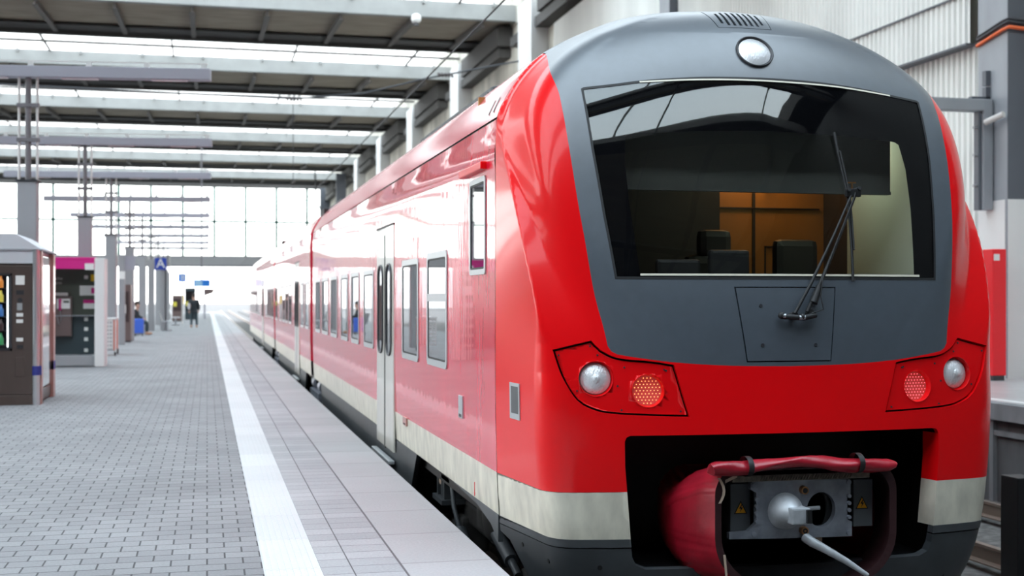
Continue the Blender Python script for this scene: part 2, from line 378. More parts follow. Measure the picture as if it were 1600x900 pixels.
# ================================================================ the train
CZ = CX
train = empty('passenger_train', (CX, 30, -.9), 'red regional passenger train with dark grey front mask, standing at the platform', 'train')
def nrm(s, h):
    e = .004
    a = Vector(surf(s+e, h)) - Vector(surf(s-e, h)); hh = min(h, HMAX-.02)
    b = Vector(surf(s, hh+e)) - Vector(surf(s, hh-e)); n = a.cross(b)
    return n.normalized() if n.length > 1e-12 else Vector((0, -1, 0))
def P(s, h, off=0):
    return Vector(surf(s, h)) + nrm(s, h)*off
def patch(name, polys, m, parent=train, off=0, res=.04, fn=None, smooth=True, rim=0):
    """panel cut to an outline (first polygon) with holes (the rest), laid on the nose surface"""
    tri = tessellate_polygon([[Vector((p[0], p[1], 0)) for p in poly] for poly in polys])
    flat = [p for poly in polys for p in poly]
    bm = bmesh.new(); vs = [bm.verts.new((p[0], p[1], 0)) for p in flat]
    for t in tri:
        try: bm.faces.new([vs[i] for i in t])
        except ValueError: pass
    for f in bm.faces:
        if f.normal.z < 0: f.normal_flip()
    bm.normal_update()
    for f in bm.faces:
        if f.normal.z < 0: f.normal_flip()
    for ax in (0, 1):
        lo = min(p[ax] for p in flat); hi = max(p[ax] for p in flat)
        k = math.ceil(lo/res); no = (1, 0, 0) if ax == 0 else (0, 1, 0)
        while k*res < hi:
            co = (k*res, 0, 0) if ax == 0 else (0, k*res, 0)
            bmesh.ops.bisect_plane(bm, geom=bm.verts[:]+bm.edges[:]+bm.faces[:], dist=1e-5, plane_co=co, plane_no=no)
            k += 1
    nn = []
    bm.verts.index_update()
    bed = [(e.verts[0].index, e.verts[1].index) for e in bm.edges if e.is_boundary]
    sh = []
    for v in bm.verts:
        s, h = v.co.x, v.co.y; sh.append((s, h)); o = off if fn is None else off + fn(s, h)
        n = nrm(s, h); v.co = Vector(surf(s, h)) + n*o; nn.append(n)
    fcs = [[v.index for v in f.verts] for f in bm.faces]; co = [v.co[:] for v in bm.verts]; bm.free()
    nb = len(co)
    if rim:
        idx = {}
        for a, b in bed:
            for q in (a, b):
                if q not in idx: idx[q] = len(co); co.append((Vector(co[q]) - nn[q]*rim)[:])
            fcs.append([b, a, idx[a], idx[b]])
        nrim = len(bed)
    me = bpy.data.meshes.new(name); me.from_pydata(co, [], fcs)
    for p in me.polygons: p.use_smooth = True
    if rim: nn = nn + [(0, 0, 0)]*(len(co)-nb)
    me.update()
    if not rim and fn is None: me.normals_split_custom_set_from_vertices([n[:] for n in nn])
    elif rim:
        ln = []
        for p in me.polygons:
            for vi in p.vertices: ln.append(tuple(nn[vi]) if p.index < len(fcs)-nrim else tuple(p.normal))
        me.normals_split_custom_set(ln)
    return link(name, me, m, parent)
def shrink(poly, d):
    n = len(poly); A = sum(poly[i][0]*poly[(i+1) % n][1]-poly[(i+1) % n][0]*poly[i][1] for i in range(n)); sg = 1 if A > 0 else -1
    out = []
    for i in range(n):
        p, q, r = Vector(poly[i-1]), Vector(poly[i]), Vector(poly[(i+1) % n])
        a = (q-p).normalized(); b = (r-q).normalized(); na = Vector((-a.y, a.x))*sg; nb = Vector((-b.y, b.x))*sg
        m = (na+nb); m = m/max(m.length, 1e-6); k = d/max(.35, m.dot(na)); out.append(tuple(q+m*k))
    return out
def mir(half):   # right-half outline from bottom centre to top centre -> closed outline
    return half + [(-s, h) for s, h in reversed(half) if s != 0]
def dens(pts, step=.03, closed=True):
    out = []; n = len(pts)
    for i in range(n if closed else n-1):
        p, q = pts[i], pts[(i+1) % n]; k = max(1, int(math.dist(p, q)/step))
        out += [(p[0]+(q[0]-p[0])*t/k, p[1]+(q[1]-p[1])*t/k) for t in range(k)]
    if not closed: out.append(pts[-1])
    return out
def smooth_line(pts, step=.03):  # catmull-rom through points
    out = []
    for i in range(len(pts)-1):
        p0 = pts[max(i-1, 0)]; p1 = pts[i]; p2 = pts[i+1]; p3 = pts[min(i+2, len(pts)-1)]
        k = max(1, int(math.dist(p1, p2)/step))
        for j in range(k):
            t = j/k; out.append(tuple(.5*((2*p1[a])+(-p0[a]+p2[a])*t+(2*p0[a]-5*p1[a]+4*p2[a]-p3[a])*t*t+(-p0[a]+3*p1[a]-3*p2[a]+p3[a])*t**3) for a in (0, 1)))
    out.append(pts[-1]); return out
def circ(s, h, r, n=32, r2=None): return [(s+r*math.cos(2*math.pi*k/n), h+(r2 or r)*math.sin(2*math.pi*k/n)) for k in range(n)]

MH = 3.13
mask_bot = smooth_line([(0, 1.113), (.37, 1.12), (.68, 1.14), (.9, 1.168), (1.02, 1.188)]) 
mask_side = smooth_line([(1.072, 1.235), (1.09, 1.33), (1.14, 1.55), (1.178, 1.86), (1.20, 2.05), (1.223, 2.33), (1.243, 2.62), (1.258, 2.75), (1.31, 2.90), (send(MH)-.02, MH)])
mask_half = mask_bot + [(1.052, 1.205)] + mask_side
hs = [MH + (HMAX-.012-MH)*k/24 for k in range(25)]
mask_out = mir(mask_half + [(send(h), h) for h in hs])
ws_half = [(0, 1.612), (1.015, 1.612), (1.06, 1.98), (1.096, 2.37), (1.117, 2.742)] + smooth_line([(1.10, 2.752), (.92, 2.775), (.71, 2.805), (.37, 2.832), (0, 2.84)], .06)
ws = mir(dens(ws_half, .05, False))
vent = [(-.18, 3.378), (.18, 3.378), (.205, 3.755), (-.205, 3.755)]
hatch = [(-.263, 1.138), (.263, 1.138), (.318, 1.57), (-.318, 1.57)]
TL = (.0, 3.078)
tl = circ(TL[0], TL[1], .118, 40)
mask_o = patch('front_mask', [mask_out, ws, hatch, tl, vent], 'grey_mask', rim=.02)
tag_l = lambda o, l: o.__setitem__('label', l)
# hatch, vent grille
patch('hatch_recess', [shrink(hatch, -.02)], 'black', off=-.022)
ho = patch('wiper_hatch', [shrink(hatch, .007)], 'grey_mask', off=.002, rim=.015)
for s, h in ((-.165, 1.46), (.165, 1.46), (-.165, 1.235), (.165, 1.235)):
    MB().cyl(P(s, h, .0015), P(s, h, .006), .010, n=14).build('hatch_screw', 'dark_frame', ho)
slots = []
for k in range(8):
    s0 = -.135 + k*.0385; a, c = (3.45, 3.68) if k in (0, 7) else (3.42, 3.72)
    slots.append([(s0-.009, a), (s0+.009, a), (s0+.009+.004, c), (s0-.009+.004, c)])
vg = patch('roof_vent', [shrink(vent, .005)] + slots, 'grey_mask', off=.001, rim=.012, res=.05)
patch('vent_recess', [shrink(vent, -.01)], 'black', off=-.02, parent=vg)
# destination light at the top centre
bmh = MB(); c0 = P(*TL, .004); n0 = nrm(*TL)
def disc_frame(n):
    a = Vector((1, 0, 0)); a = (a - n*a.dot(n)).normalized(); return a, n.cross(a)
def ringp(c, n, r, k=40):
    a, bb = disc_frame(n); return [c + (a*math.cos(2*math.pi*i/k)+bb*math.sin(2*math.pi*i/k))*r for i in range(k)]
top_light = MB().loft([ringp(c0-n0*.07, n0, .115), ringp(c0+n0*.004, n0, .120), ringp(c0+n0*.007, n0, .113), ringp(c0-n0*.01, n0, .103), ringp(c0-n0*.075, n0, .09)], caps=True).build('top_light', 'dark_frame', train)
def dome(c, n, r, hgt, k=32, m=6):
    rs = [ringp(c + n*hgt*(1-(j/m)**2), n, max(r*j/m, 1e-4), k) for j in range(m+1)]
    return MB().loft(rs[::-1])
dome(c0-n0*.004, n0, .103, .03).build('lens', 'lens', top_light)

# red shell of the nose
RC = .417
panel = smooth_line([(.61, .834), (.862, .843), (1.05, .855), (1.15, .875), (1.25, .93), (1.335, 1.065), (1.385, 1.215)], .03)
panel += dens([(1.385, 1.215), (1.164, 1.266)], .05, False)[1:] + smooth_line([(1.164, 1.266), (1.112, 1.212), (1.06, 1.183), (.99, 1.163), (.82, 1.147), (.695, 1.127)], .03)[1:]
panelL = [(-s, h) for s, h in panel]
open_top = [(.985, .60), (.985, .70), (.975, .722), (.952, .732)]
lowhs = [RC + (MH-RC)*k/54 for k in range(55)]
right = [(.972, RC)] + [(send(RC)-.001, RC)] + [(send(h)-.0005, h) for h in lowhs[1:]] + list(reversed(mask_side))[1:] + [(1.052, 1.205)] + list(reversed(mask_bot))
left = [(-s, h) for s, h in reversed(right)]
notch = [(-s, h) for s, h in [(.983, .55)]+open_top] + dens([(-.952, .732), (.952, .732)], .1, False)[1:-1] + list(reversed([(.983, .55)]+open_top))
red_poly = right[:-1] + left + notch
shell = patch('nose_shell', [red_poly, panel, panelL], 'red_paint', rim=.03, res=.02)
shell['label'] = 'glossy red nose shell'
# cream band
CB = .150
bandR = [(.95, CB), (send(CB)-.001, CB), (send(RC)-.001, RC), (.972, RC)]
for sg in (1, -1):
    pl = dens([(sg*s, h) for s, h in bandR], .08)
    o = patch('cream_band', [pl], 'cream', rim=.03)
# grey lip band and bumper below, with seam
for sg in (1, -1):
    o = patch('lip_band', [dens([(sg*s, h) for s, h in [(.945, .105), (send(.105), .105), (send(CB), CB), (.95, CB-.001)]], .08)], 'skirt_grey', off=.004, rim=.05)
low = [(0, -.62), (.5, -.62), (1.0, -.58), (1.5, -.40), (1.86, -.10), (2.04, .02), (2.25, .062), (send(.097), .097), (.945, .097), (.94, .05), (.915, .0), (.86, -.025), (0, -.025)]
patch('front_bumper', [mir(dens(low, .08, False))], 'skirt_dark', rim=.05)
for s, h in ((-1.46, .0), (-1.84, .03), (-1.12, -.01)):
    MB().cyl(P(s, h, -.001), P(s, h, .004), .014, n=12).build('bumper_hole', 'black', train)
# recess behind the opening
b = MB(); b.box(CX-1.0, CX+1.0, 7.55, 7.6, -.5, .78)
b.box(CX-1.06, CX-1.0, 6.90, 7.6, -.5, .78); b.box(CX+1.0, CX+1.06, 6.90, 7.6, -.5, .78)
b.box(CX-1.06, CX+1.06, 6.87, 7.6, .765, .83); b.box(CX-1.06, CX+1.06, 6.9, 7.6, -.10, -.05)
b.build('coupler_recess', 'black', train)
# opening return edges (thickness of the shell seen on the right)
for sg in (1, -1):
    b = MB()
    A = [P(sg*.985, .70, -.001), P(sg*.983, .55, -.001), P(sg*.972, RC, -.001)]
    B = [Vector((p.x-sg*.025, p.y+.13, p.z)) for p in A]
    b.loft([A, B], closed=False, smooth=False)
    b.build('opening_cheek', 'red_paint', train)
for sg in (1, -1):
    b = MB()
    A = [P(sg*.972, RC, -.001), P(sg*.95, CB, -.001)]; B = [Vector((p.x-sg*.025, p.y+.13, p.z)) for p in A]
    b.loft([A, B], closed=False, smooth=False)
    b.build('opening_lower_cheek', 'cream', train)

# light panels
def light_panel(sg):
    pl = panel if sg > 0 else panelL
    rec = patch('lamp_recess', [shrink(pl, -.03)], 'black', off=-.085)
    inner = shrink(pl, .011)
    hl = circ(sg*1.142, 1.052, .098, 40); rl = circ(sg*.846, .983, .092, 40)
    pn = patch('lamp_panel', [inner, hl, rl], 'red_paint', off=-.012, rim=.03)
    for s, h in ((1.35, 1.185), (1.17, 1.235), (1.13, 1.185), (.98, 1.115), (.74, 1.095), (.66, .865), (1.0, .875), (1.02, 1.01), (1.25, .985), (.75, 1.10)):
        MB().cyl(P(sg*s, h, -.012), P(sg*s, h, -.008), .0055, n=10).build('panel_screw', 'dark_frame', pn)
    for (s, h, r, kind) in ((1.142, 1.052, .098, 0), (.846, .983, .092, 1)):
        c = P(sg*s, h, -.012); n = nrm(sg*s, h)
        n = (n*.85 + Vector((0, -1, 0))*.15).normalized()
        ho = MB().loft([ringp(c+n*.004, n, r+.002), ringp(c-n*.028, n, r-.008)]).build('lamp_bezel', 'red_paint' if kind else 'red_paint', train)
        base = MB().loft([ringp(c-n*.028, n, r-.006), ringp(c-n*.030, n, .001)]).build('reflector', 'frame_grey' if not kind else 'led_red_lens', ho)
        if kind == 0:
            dome(c-n*.022, n, .086, .03).build('headlamp_lens', 'lens', ho)
            MB().loft([ringp(c-n*.0, n, .030, 24), ringp(c+n*.008, n, .024, 24), ringp(c+n*.010, n, .001, 24)]).build('projector', 'lens', ho)
        else:
            a, bb = disc_frame(n); L = MB()
            k = 0
            for i in range(-7, 8):
                for j in range(-5, 6):
                    x = (i + j*.5)*.0205; y = j*.0178
                    if x*x+y*y < .079**2:
                        q = c - n*.024 + a*x + bb*y; L.sphere(q, .0027, n=6)
            L.build('tail_light_diodes', 'led' if sg < 0 else 'led_pink', ho)
light_panel(-1); light_panel(1)

# windscreen
frit_half = [(0, 1.648), (.868, 1.648), (.90, 2.05), (.905, 2.30), (.885, 2.45), (.86, 2.465)] + smooth_line([(.83, 2.47), (.45, 2.492), (0, 2.505)], .1)
frit = mir(dens(frit_half, .06, False))
patch('windscreen_border', [shrink(ws, .004), frit], 'black_gloss', off=-.006)
wsg = patch('windscreen', [shrink(ws, .010)], 'windscreen_glass', off=-.001)
g = patch('windscreen_seal', [ws, shrink(ws, .014)], 'rubber', off=.0015)
st = patch('border_strip', [[(-.76, 2.795)] + smooth_line([(-.76, 2.795), (-.4, 2.818), (0, 2.825), (.5, 2.812), (.90, 2.775)], .05)[1:] + list(reversed([(s, h-.010) for s, h in smooth_line([(-.76, 2.795), (-.4, 2.818), (0, 2.825), (.5, 2.812), (.90, 2.775)], .05)]))], 'strip', off=.003)
patch('border_strip', [dens([(-.868, 1.632), (.90, 1.632), (.90, 1.644), (-.868, 1.644)], .1)], 'strip', off=.003)

# wiper
def wp(s, h, off): return P(s, h, off)
wb = MB(); wb.cyl(P(.02, 1.40, 0), P(.02, 1.40, .05), .022, n=16); wb.cyl(P(.125, 1.415, 0), P(.125, 1.415, .05), .018, n=16)
wb.tube([P(-.05, 1.395, .035), P(.0, 1.39, .05), P(.07, 1.385, .055), P(.15, 1.40, .05)], .016)
wb.sphere(P(-.055, 1.40, .035), .021); wb.sphere(P(.06, 1.39, .06), .018)
wiper = wb.build('windscreen_wiper', 'rubber', train)
MB().cyl(P(-.06, 1.398, .04), P(-.035, 1.396, .045), .014).build('pivot_nut', 'steel', wiper)
MB().cyl(P(.04, 1.385, .06), P(.075, 1.387, .062), .014).build('pivot_nut', 'steel', wiper)
w1 = MB().tube([P(.02, 1.41, .05), P(.13, 1.58, .06), P(.30, 1.85, .065), P(.46, 2.10, .05)], [.010, .010, .008, .007])
w1.tube([P(.10, 1.42, .045), P(.19, 1.58, .055), P(.36, 1.88, .06), P(.505, 2.13, .045)], [.013, .012, .009, .008])
w1.box(*[q for q in (0, 0, 0, 0, 0, 0)]) if False else None
w1.build('wiper_arm', 'rubber', wiper)
b = MB(); a0 = P(.14, 1.47, .05); a1 = P(.185, 1.56, .05); b.cyl(a0, a1, .026, .022, n=8); b.build('washer_block', 'rubber', wiper)
b = MB().tube([P(.12, 1.41, .06), P(.19, 1.43, .07), P(.17, 1.50, .085), P(.20, 1.60, .07), P(.33, 1.85, .075), P(.48, 2.10, .06), P(.50, 2.15, .05)], .0035); b.build('washer_hose', 'rubber', wiper)
b = MB(); c = P(.475, 2.125, .045); b.box(c.x-.045, c.x+.05, c.y-.015, c.y+.015, c.z-.03, c.z+.02, bev=.006)
b.cyl(P(.44, 2.13, .05), P(.44, 2.13, .075), .012); b.cyl(P(.51, 2.14, .05), P(.51, 2.14, .075), .012)
b.build('blade_bracket', 'rubber', wiper)
b = MB(); c = P(.475, 2.165, .05); b.box(c.x-.025, c.x+.025, c.y-.004, c.y+.004, c.z+.01, c.z+.018); b.box(c.x-.004, c.x+.004, c.y-.004, c.y+.004, c.z-.03, c.z+.014); b.build('washer_nozzle', 'brass', wiper)
bl = [(.425, 2.50), (.43, 2.38), (.442, 2.25), (.455, 2.12), (.447, 1.95), (.437, 1.78), (.425, 1.60)]
b = MB().tube([P(s, h, .022) for s, h in bl], .008); b.tube([P(s+.006, h, .036) for s, h in bl[1:-1]], .006)
b.loft([[P(s, h, .006) for s, h in bl], [P(s, h, .022) for s, h in bl]], closed=False)
b.build('wiper_blade', 'rubber', wiper)

# driver's cab behind the glass
b = MB(); b.box(CX-1.36, CX+1.36, 9.0, 9.04, .9, 2.95); cw = b.build('cab_rear_wall', 'cab_wall', train)
b = MB(); b.box(CX+.75, CX+.77, 8.985, 9, 1.0, 2.5); b.box(CX+.48, CX+1.3, 8.985, 9, 2.18, 2.19)
b.box(CX+.85, CX+.86, 8.99, 9, 1.62, 1.9); b.box(CX+.85, CX+1.2, 8.99, 9, 1.89, 1.90); b.cyl((CX+.88, 8.99, 2.35), (CX+.88, 8.95, 2.35), .02)
b.build('rear_wall_trim', 'cab_dark', cw)
b = MB(); b.box(CX-1.36, CX+1.36, 7.2, 9.04, .86, .92); b.build('cab_floor', 'cab_dark', train)
b = MB(); b.box(CX-1.3, CX+1.3, 7.5, 9.04, 2.62, 2.68); b.build('cab_ceiling', 'cab_dark', train)
b = MB(); b.box(CX-1.40, CX-1.34, 7.7, 9.04, .9, 2.6); b.box(CX+1.34, CX+1.40, 7.7, 9.04, .9, 2.6); b.box(CX-1.34, CX+.46, 8.93, 8.99, .95, 2.6); b.build('cab_dark_panel', 'cab_dark', train)  # cab sides, plus a dark sheet over the rear wall's left part
b = MB(); b.prism([(7.14, 1.2), (8.1, 1.2), (8.1, 2.58), (7.45, 2.58), (7.24, 2.2)], 'x', CX+1.06, CX+1.16);
b.build('cab_window_liner', 'cab_cream', train)
b = MB(); b.box(CX-.95, CX+.93, 7.30, 7.33, 2.17, 2.60); b.cyl((CX-.97, 7.34, 2.57), (CX+.95, 7.34, 2.57), .03); b.box(CX-.95, CX+.93, 7.29, 7.34, 2.155, 2.175)
b.build('roller_blind', 'blind', train)
b = MB(); b.prism([(7.02, 1.2), (7.02, 1.56), (7.25, 1.60), (7.55, 1.52), (7.7, 1.3), (7.7, 1.2)], 'x', CX-1.1, CX+1.1)
b.box(CX-.28, CX-.02, 7.3, 7.36, 1.56, 1.80, bev=.02); b.box(CX-.62, CX-.34, 7.3, 7.36, 1.56, 1.74, bev=.02)
b.build('driver_desk', 'cab_dark', train)
b = MB(); b.box(CX-.12, CX+.30, 8.1, 8.22, 1.3, 1.80, bev=.06); b.box(CX-.03, CX+.21, 8.1, 8.2, 1.78, 1.97, bev=.05); b.box(CX-.12, CX+.30, 7.75, 8.2, 1.25, 1.36, bev=.04); b.build('driver_seat', 'cab_dark', train)
b = MB(); b.box(CX+.62, CX+.95, 8.3, 8.4, 1.3, 1.92, bev=.05); b.box(CX+.62, CX+.95, 7.98, 8.4, 1.25, 1.34, bev=.04); b.build('second_seat', 'cab_dark', train)
b = MB(); b.box(CX+.5, CX+1.0, 8.72, 8.92, 2.59, 2.615); b.build('cab_lamp_and_fill', 'cab_lamp', train); MB().box(CX+.55, CX+.95, 7.6, 7.8, 2.59, 2.615).build('cab_lamp_and_fill', 'cab_fill_white', train)  # warm cab lamp; the white one is an added, hidden fill for the liner

# coupler
YF = 6.62
X = lambda a: CX + a
cp = []
pl = [(-.30, .484), (.283, .478), (.292, .47), (.292, .395), (.272, .38), (.272, .25), (.30, .235), (.30, .153), (-.07, .158), (-.446, .168), (-.446, .203), (-.335, .206), (-.285, .25), (-.285, .42), (-.318, .44), (-.318, .475)]
hole = [(.110+.088*math.cos(2*math.pi*k/32), .312+.098*math.sin(2*math.pi*k/32)) for k in range(32)]
tri = tessellate_polygon([[Vector((p[0], p[1], 0)) for p in pl], [Vector((p[0], p[1], 0)) for p in hole]])
b = MB(); fl = pl+hole
for yy in (YF, YF+.035): b.add([(X(p[0]), yy, p[1]) for p in fl], [tuple(t) for t in tri])
n = len(pl); b.add([(X(p[0]), YF, p[1]) for p in pl]+[(X(p[0]), YF+.035, p[1]) for p in pl], [(k, (k+1) % n, n+(k+1) % n, n+k) for k in range(n)])
n = 32; b.add([(X(p[0]), YF, p[1]) for p in hole]+[(X(p[0]), YF+.22, p[1]) for p in hole], [(k, (k+1) % n, n+(k+1) % n, n+k) for k in range(n)], True)
for x_, z_ in ((-.30, .462), (.277, .462), (.277, .175), (-.30, .19)): b.cyl((X(x_), YF-.001, z_), (X(x_), YF-.012, z_), .014, n=12)
coup = b.build('coupler_head', 'coupler_steel', train, recalc=False)
b = MB(); b.cyl((X(-.0), YF+.04, .31), (X(0), 7.6, .31), .16, .13, n=20); b.box(X(-.26), X(.26), YF+.04, YF+.25, .19, .44, bev=.03); b.build('coupler_housing', 'black', coup)
cc = Vector((X(-.113), YF, .312))
rs = []
for y_, r_ in ((0, .104), (-.02, .102), (-.05, .09), (-.085, .068), (-.12, .045), (-.13, .03)):
    rs.append([cc + Vector((math.cos(2*math.pi*k/32)*r_, y_, math.sin(2*math.pi*k/32)*r_)) for k in range(32)])
b = MB().loft(rs, caps=True); b.box(cc.x-.035, cc.x+.075, YF-.17, YF-.06, .262, .352, bev=.01); b.build('coupling_cone', 'coupler_light', coup)
b = MB(); b.box(cc.x+.045, cc.x+.075, YF-.19, YF-.17, .27, .345, bev=.004); b.build('cone_latch', 'black', coup)
b = MB(); b.cyl((X(.02), YF+.03, .315), (X(.11), YF+.02, .318), .012); b.build('hook_pin', 'coupler_light', coup)
for z_ in (.427, .201):
    b = MB(); q = Vector((X(-.003), YF, z_)); b.cyl(q, q+Vector((0, -.03, 0)), .024, .022, n=24); o = b.build('air_valve', 'brass', coup)
    MB().cyl(q+Vector((0, -.0301, 0)), q+Vector((0, -.032, 0)), .015, n=20).build('valve_bore', 'black', o)
    MB().cyl(q+Vector((0, -.032, 0)), q+Vector((0, -.034, 0)), .006, n=12).build('valve_pin', 'brass', o) if z_ < .3 else None
b = MB().tube([(X(-.0), 6.61, .165), (X(.03), 6.57, .14), (X(.09), 6.53, .105), (X(.20), 6.50, .04), (X(.31), 6.47, -.035)], [.030, .028, .024, .019, .013], n=12); b.sphere((X(.31), 6.47, -.035), .013)
b.build('release_lever', 'coupler_light', coup)
b = MB(); b.box(X(.11), X(.15), 6.68, 6.72, .08, .15, bev=.01); b.build('leather_tag', 'webbing', coup)
b = MB()
for k in range(4):
    z_ = .265 + k*.04; b.cyl((X(-.287), YF-.002, z_), (X(-.287), YF-.022, z_), .012); b.cyl((X(.275), YF-.002, z_), (X(.275), YF-.022, z_), .011)
b.build('plate_bolts', 'coupler_steel', coup)
for x0, x1, tx in ((-.405, -.283, -.344), (.352, .475, .405)):
    b = MB(); b.box(X(x0), X(x1), 6.70, 6.86, .190, .462, bev=.006); o = b.build('electrical_box', 'box_grey', coup)
    t = [(X(tx-.040), .292), (X(tx+.040), .292), (X(tx), .366)]
    b = MB().prism(t, 'y', 6.6985, 6.699); b.build('warning_border', 'black', o)
    t2 = shrink([(p[0], p[1]) for p in t], .005); wsn = MB().prism(t2, 'y', 6.6975, 6.698).build('warning_sign', 'warn', o)
    z = [(X(tx)+a, .292+c) for a, c in ((.006, .056), (-.010, .030), (.001, .030), (-.006, .008), (.013, .036), (.002, .036), (.010, .056))]
    MB().prism(z, 'y', 6.6965, 6.697).build('lightning_mark', 'black', o)
b = MB(); b.box(X(-.435), X(.40), 6.60, 6.74, .484, .52, bev=.004); stp = b.build('coupler_step', 'checker_plate', coup)
b = MB()
for k in range(34): b.cyl((X(-.27+k*.0165), 6.597, .488), (X(-.255+k*.0165), 6.597, .515), .003, n=6)
b.build('tread_ribs', 'checker_plate', stp)
# coupler cover: opened red tarpaulin boot
def rring(hw0, hw1, z0, z1, y, cr, n=12, jag=0, cx=0):
    pts = []
    for (cx_, cz_, a0) in ((hw1-cr, z1-cr, 0), (-hw0+cr, z1-cr, 90), (-hw0+cr*1.8, z0+cr*1.8, 180), (hw1-cr*1.8, z0+cr*1.8, 270)):
        rr = cr if a0 < 180 else cr*1.8
        for k in range(n+1):
            t = R(a0 + 90*k/n); pts.append(Vector((X(cx_+rr*math.cos(t)), y, cz_+rr*math.sin(t))))
    out = []
    N = len(pts)
    for i in range(N):
        for k in range(3): out.append(pts[i].lerp(pts[(i+1) % N], k/3))
    if jag:
        for i, p in enumerate(out):
            w = math.sin(i*.7)*.5+math.sin(i*1.9+1)*.3+math.sin(i*.31+2)*.6; p.y += w*jag*.6; p.x += w*jag*.35; p.z += math.sin(i*1.1)*jag*.3
    return out
rings = [rring(.555, .545, -.10, .58, 6.56, .16, jag=.003), rring(.60, .585, -.13, .585, 6.66, .18, jag=.005), rring(.68, .62, -.16, .53, 6.85, .20, jag=.010), rring(.67, .66, -.18, .46, 7.05, .21, jag=.012), rring(.62, .60, -.15, .5, 7.3, .19, jag=.01)]
b = MB().loft(rings)
inn = [rring(.515, .505, -.07, .55, 6.565, .15, jag=.003), rring(.55, .54, -.10, .555, 6.66, .17, jag=.005), rring(.63, .57, -.13, .50, 6.85, .19, jag=.01)]
cov = b.build('coupler_cover', 'tarp', train); b = MB().loft([rings[0], inn[0]]).loft(inn); b.build('cover_lining', 'lining', cov); cov['label'] = 'opened dark red tarpaulin coupler cover'
# rolled top flap
b = MB(); N = 40; rr_ = []
for i in range(N+1):
    t = i/N; x_ = -.585 + 1.10*t
    zc = .572 + .034*max(0, 1-abs(t-.47)/.30) - .010*t + .002*math.sin(t*25)
    r_ = .034 + .006*math.sin(t*9+1) - (.006 if i in (0, N) else 0)
    ry = r_*1.5
    sect = []
    for k in range(14):
        a = 2*math.pi*k/14; wv = 1 + .10*math.sin(3*a + t*16) + .06*math.sin(5*a+t*33)
        sect.append(Vector((X(x_)+.01*math.sin(a*2+t*9), 6.545+ry*math.cos(a)*wv, zc+r_*math.sin(a)*wv)))
    rr_.append(sect)
b.loft(rr_, caps=True); fl_ = b.build('rolled_flap', 'tarp', cov)
for x_, dz in ((-.375, .0), (.29, .0)):
    b = MB(); sect = []
    for xx in (x_-.016, x_+.016):
        sect.append([Vector((X(xx), 6.545+.072*math.cos(2*math.pi*k/18), .580+dz+.056*math.sin(2*math.pi*k/18))) for k in range(18)])
    b.loft(sect, smooth=True); b.build('strap', 'rubber', cov)
b = MB()
b.loft([[Vector((X(-.56+.018*k-.02*t), 6.535, .54-.48*t)) if False else Vector((X(-.545+.016*k+ .03*math.sin(t*3)), 6.548, .52-.14*t)) for t in [j/6 for j in range(7)]] for k in (0, 1)], closed=False)
b.loft([[Vector((X(-.515+.014*k+.02*t), 6.54, .10-.2*t)) for t in [j/6 for j in range(7)]] for k in (0, 1)], closed=False)
b.loft([[Vector((X(-.50+.07*t), 6.548, .49+.03*t+.018*k)) for t in [j/6 for j in range(7)]] for k in (0, 1)], closed=False)
b.build('webbing_tape', 'webbing', cov)

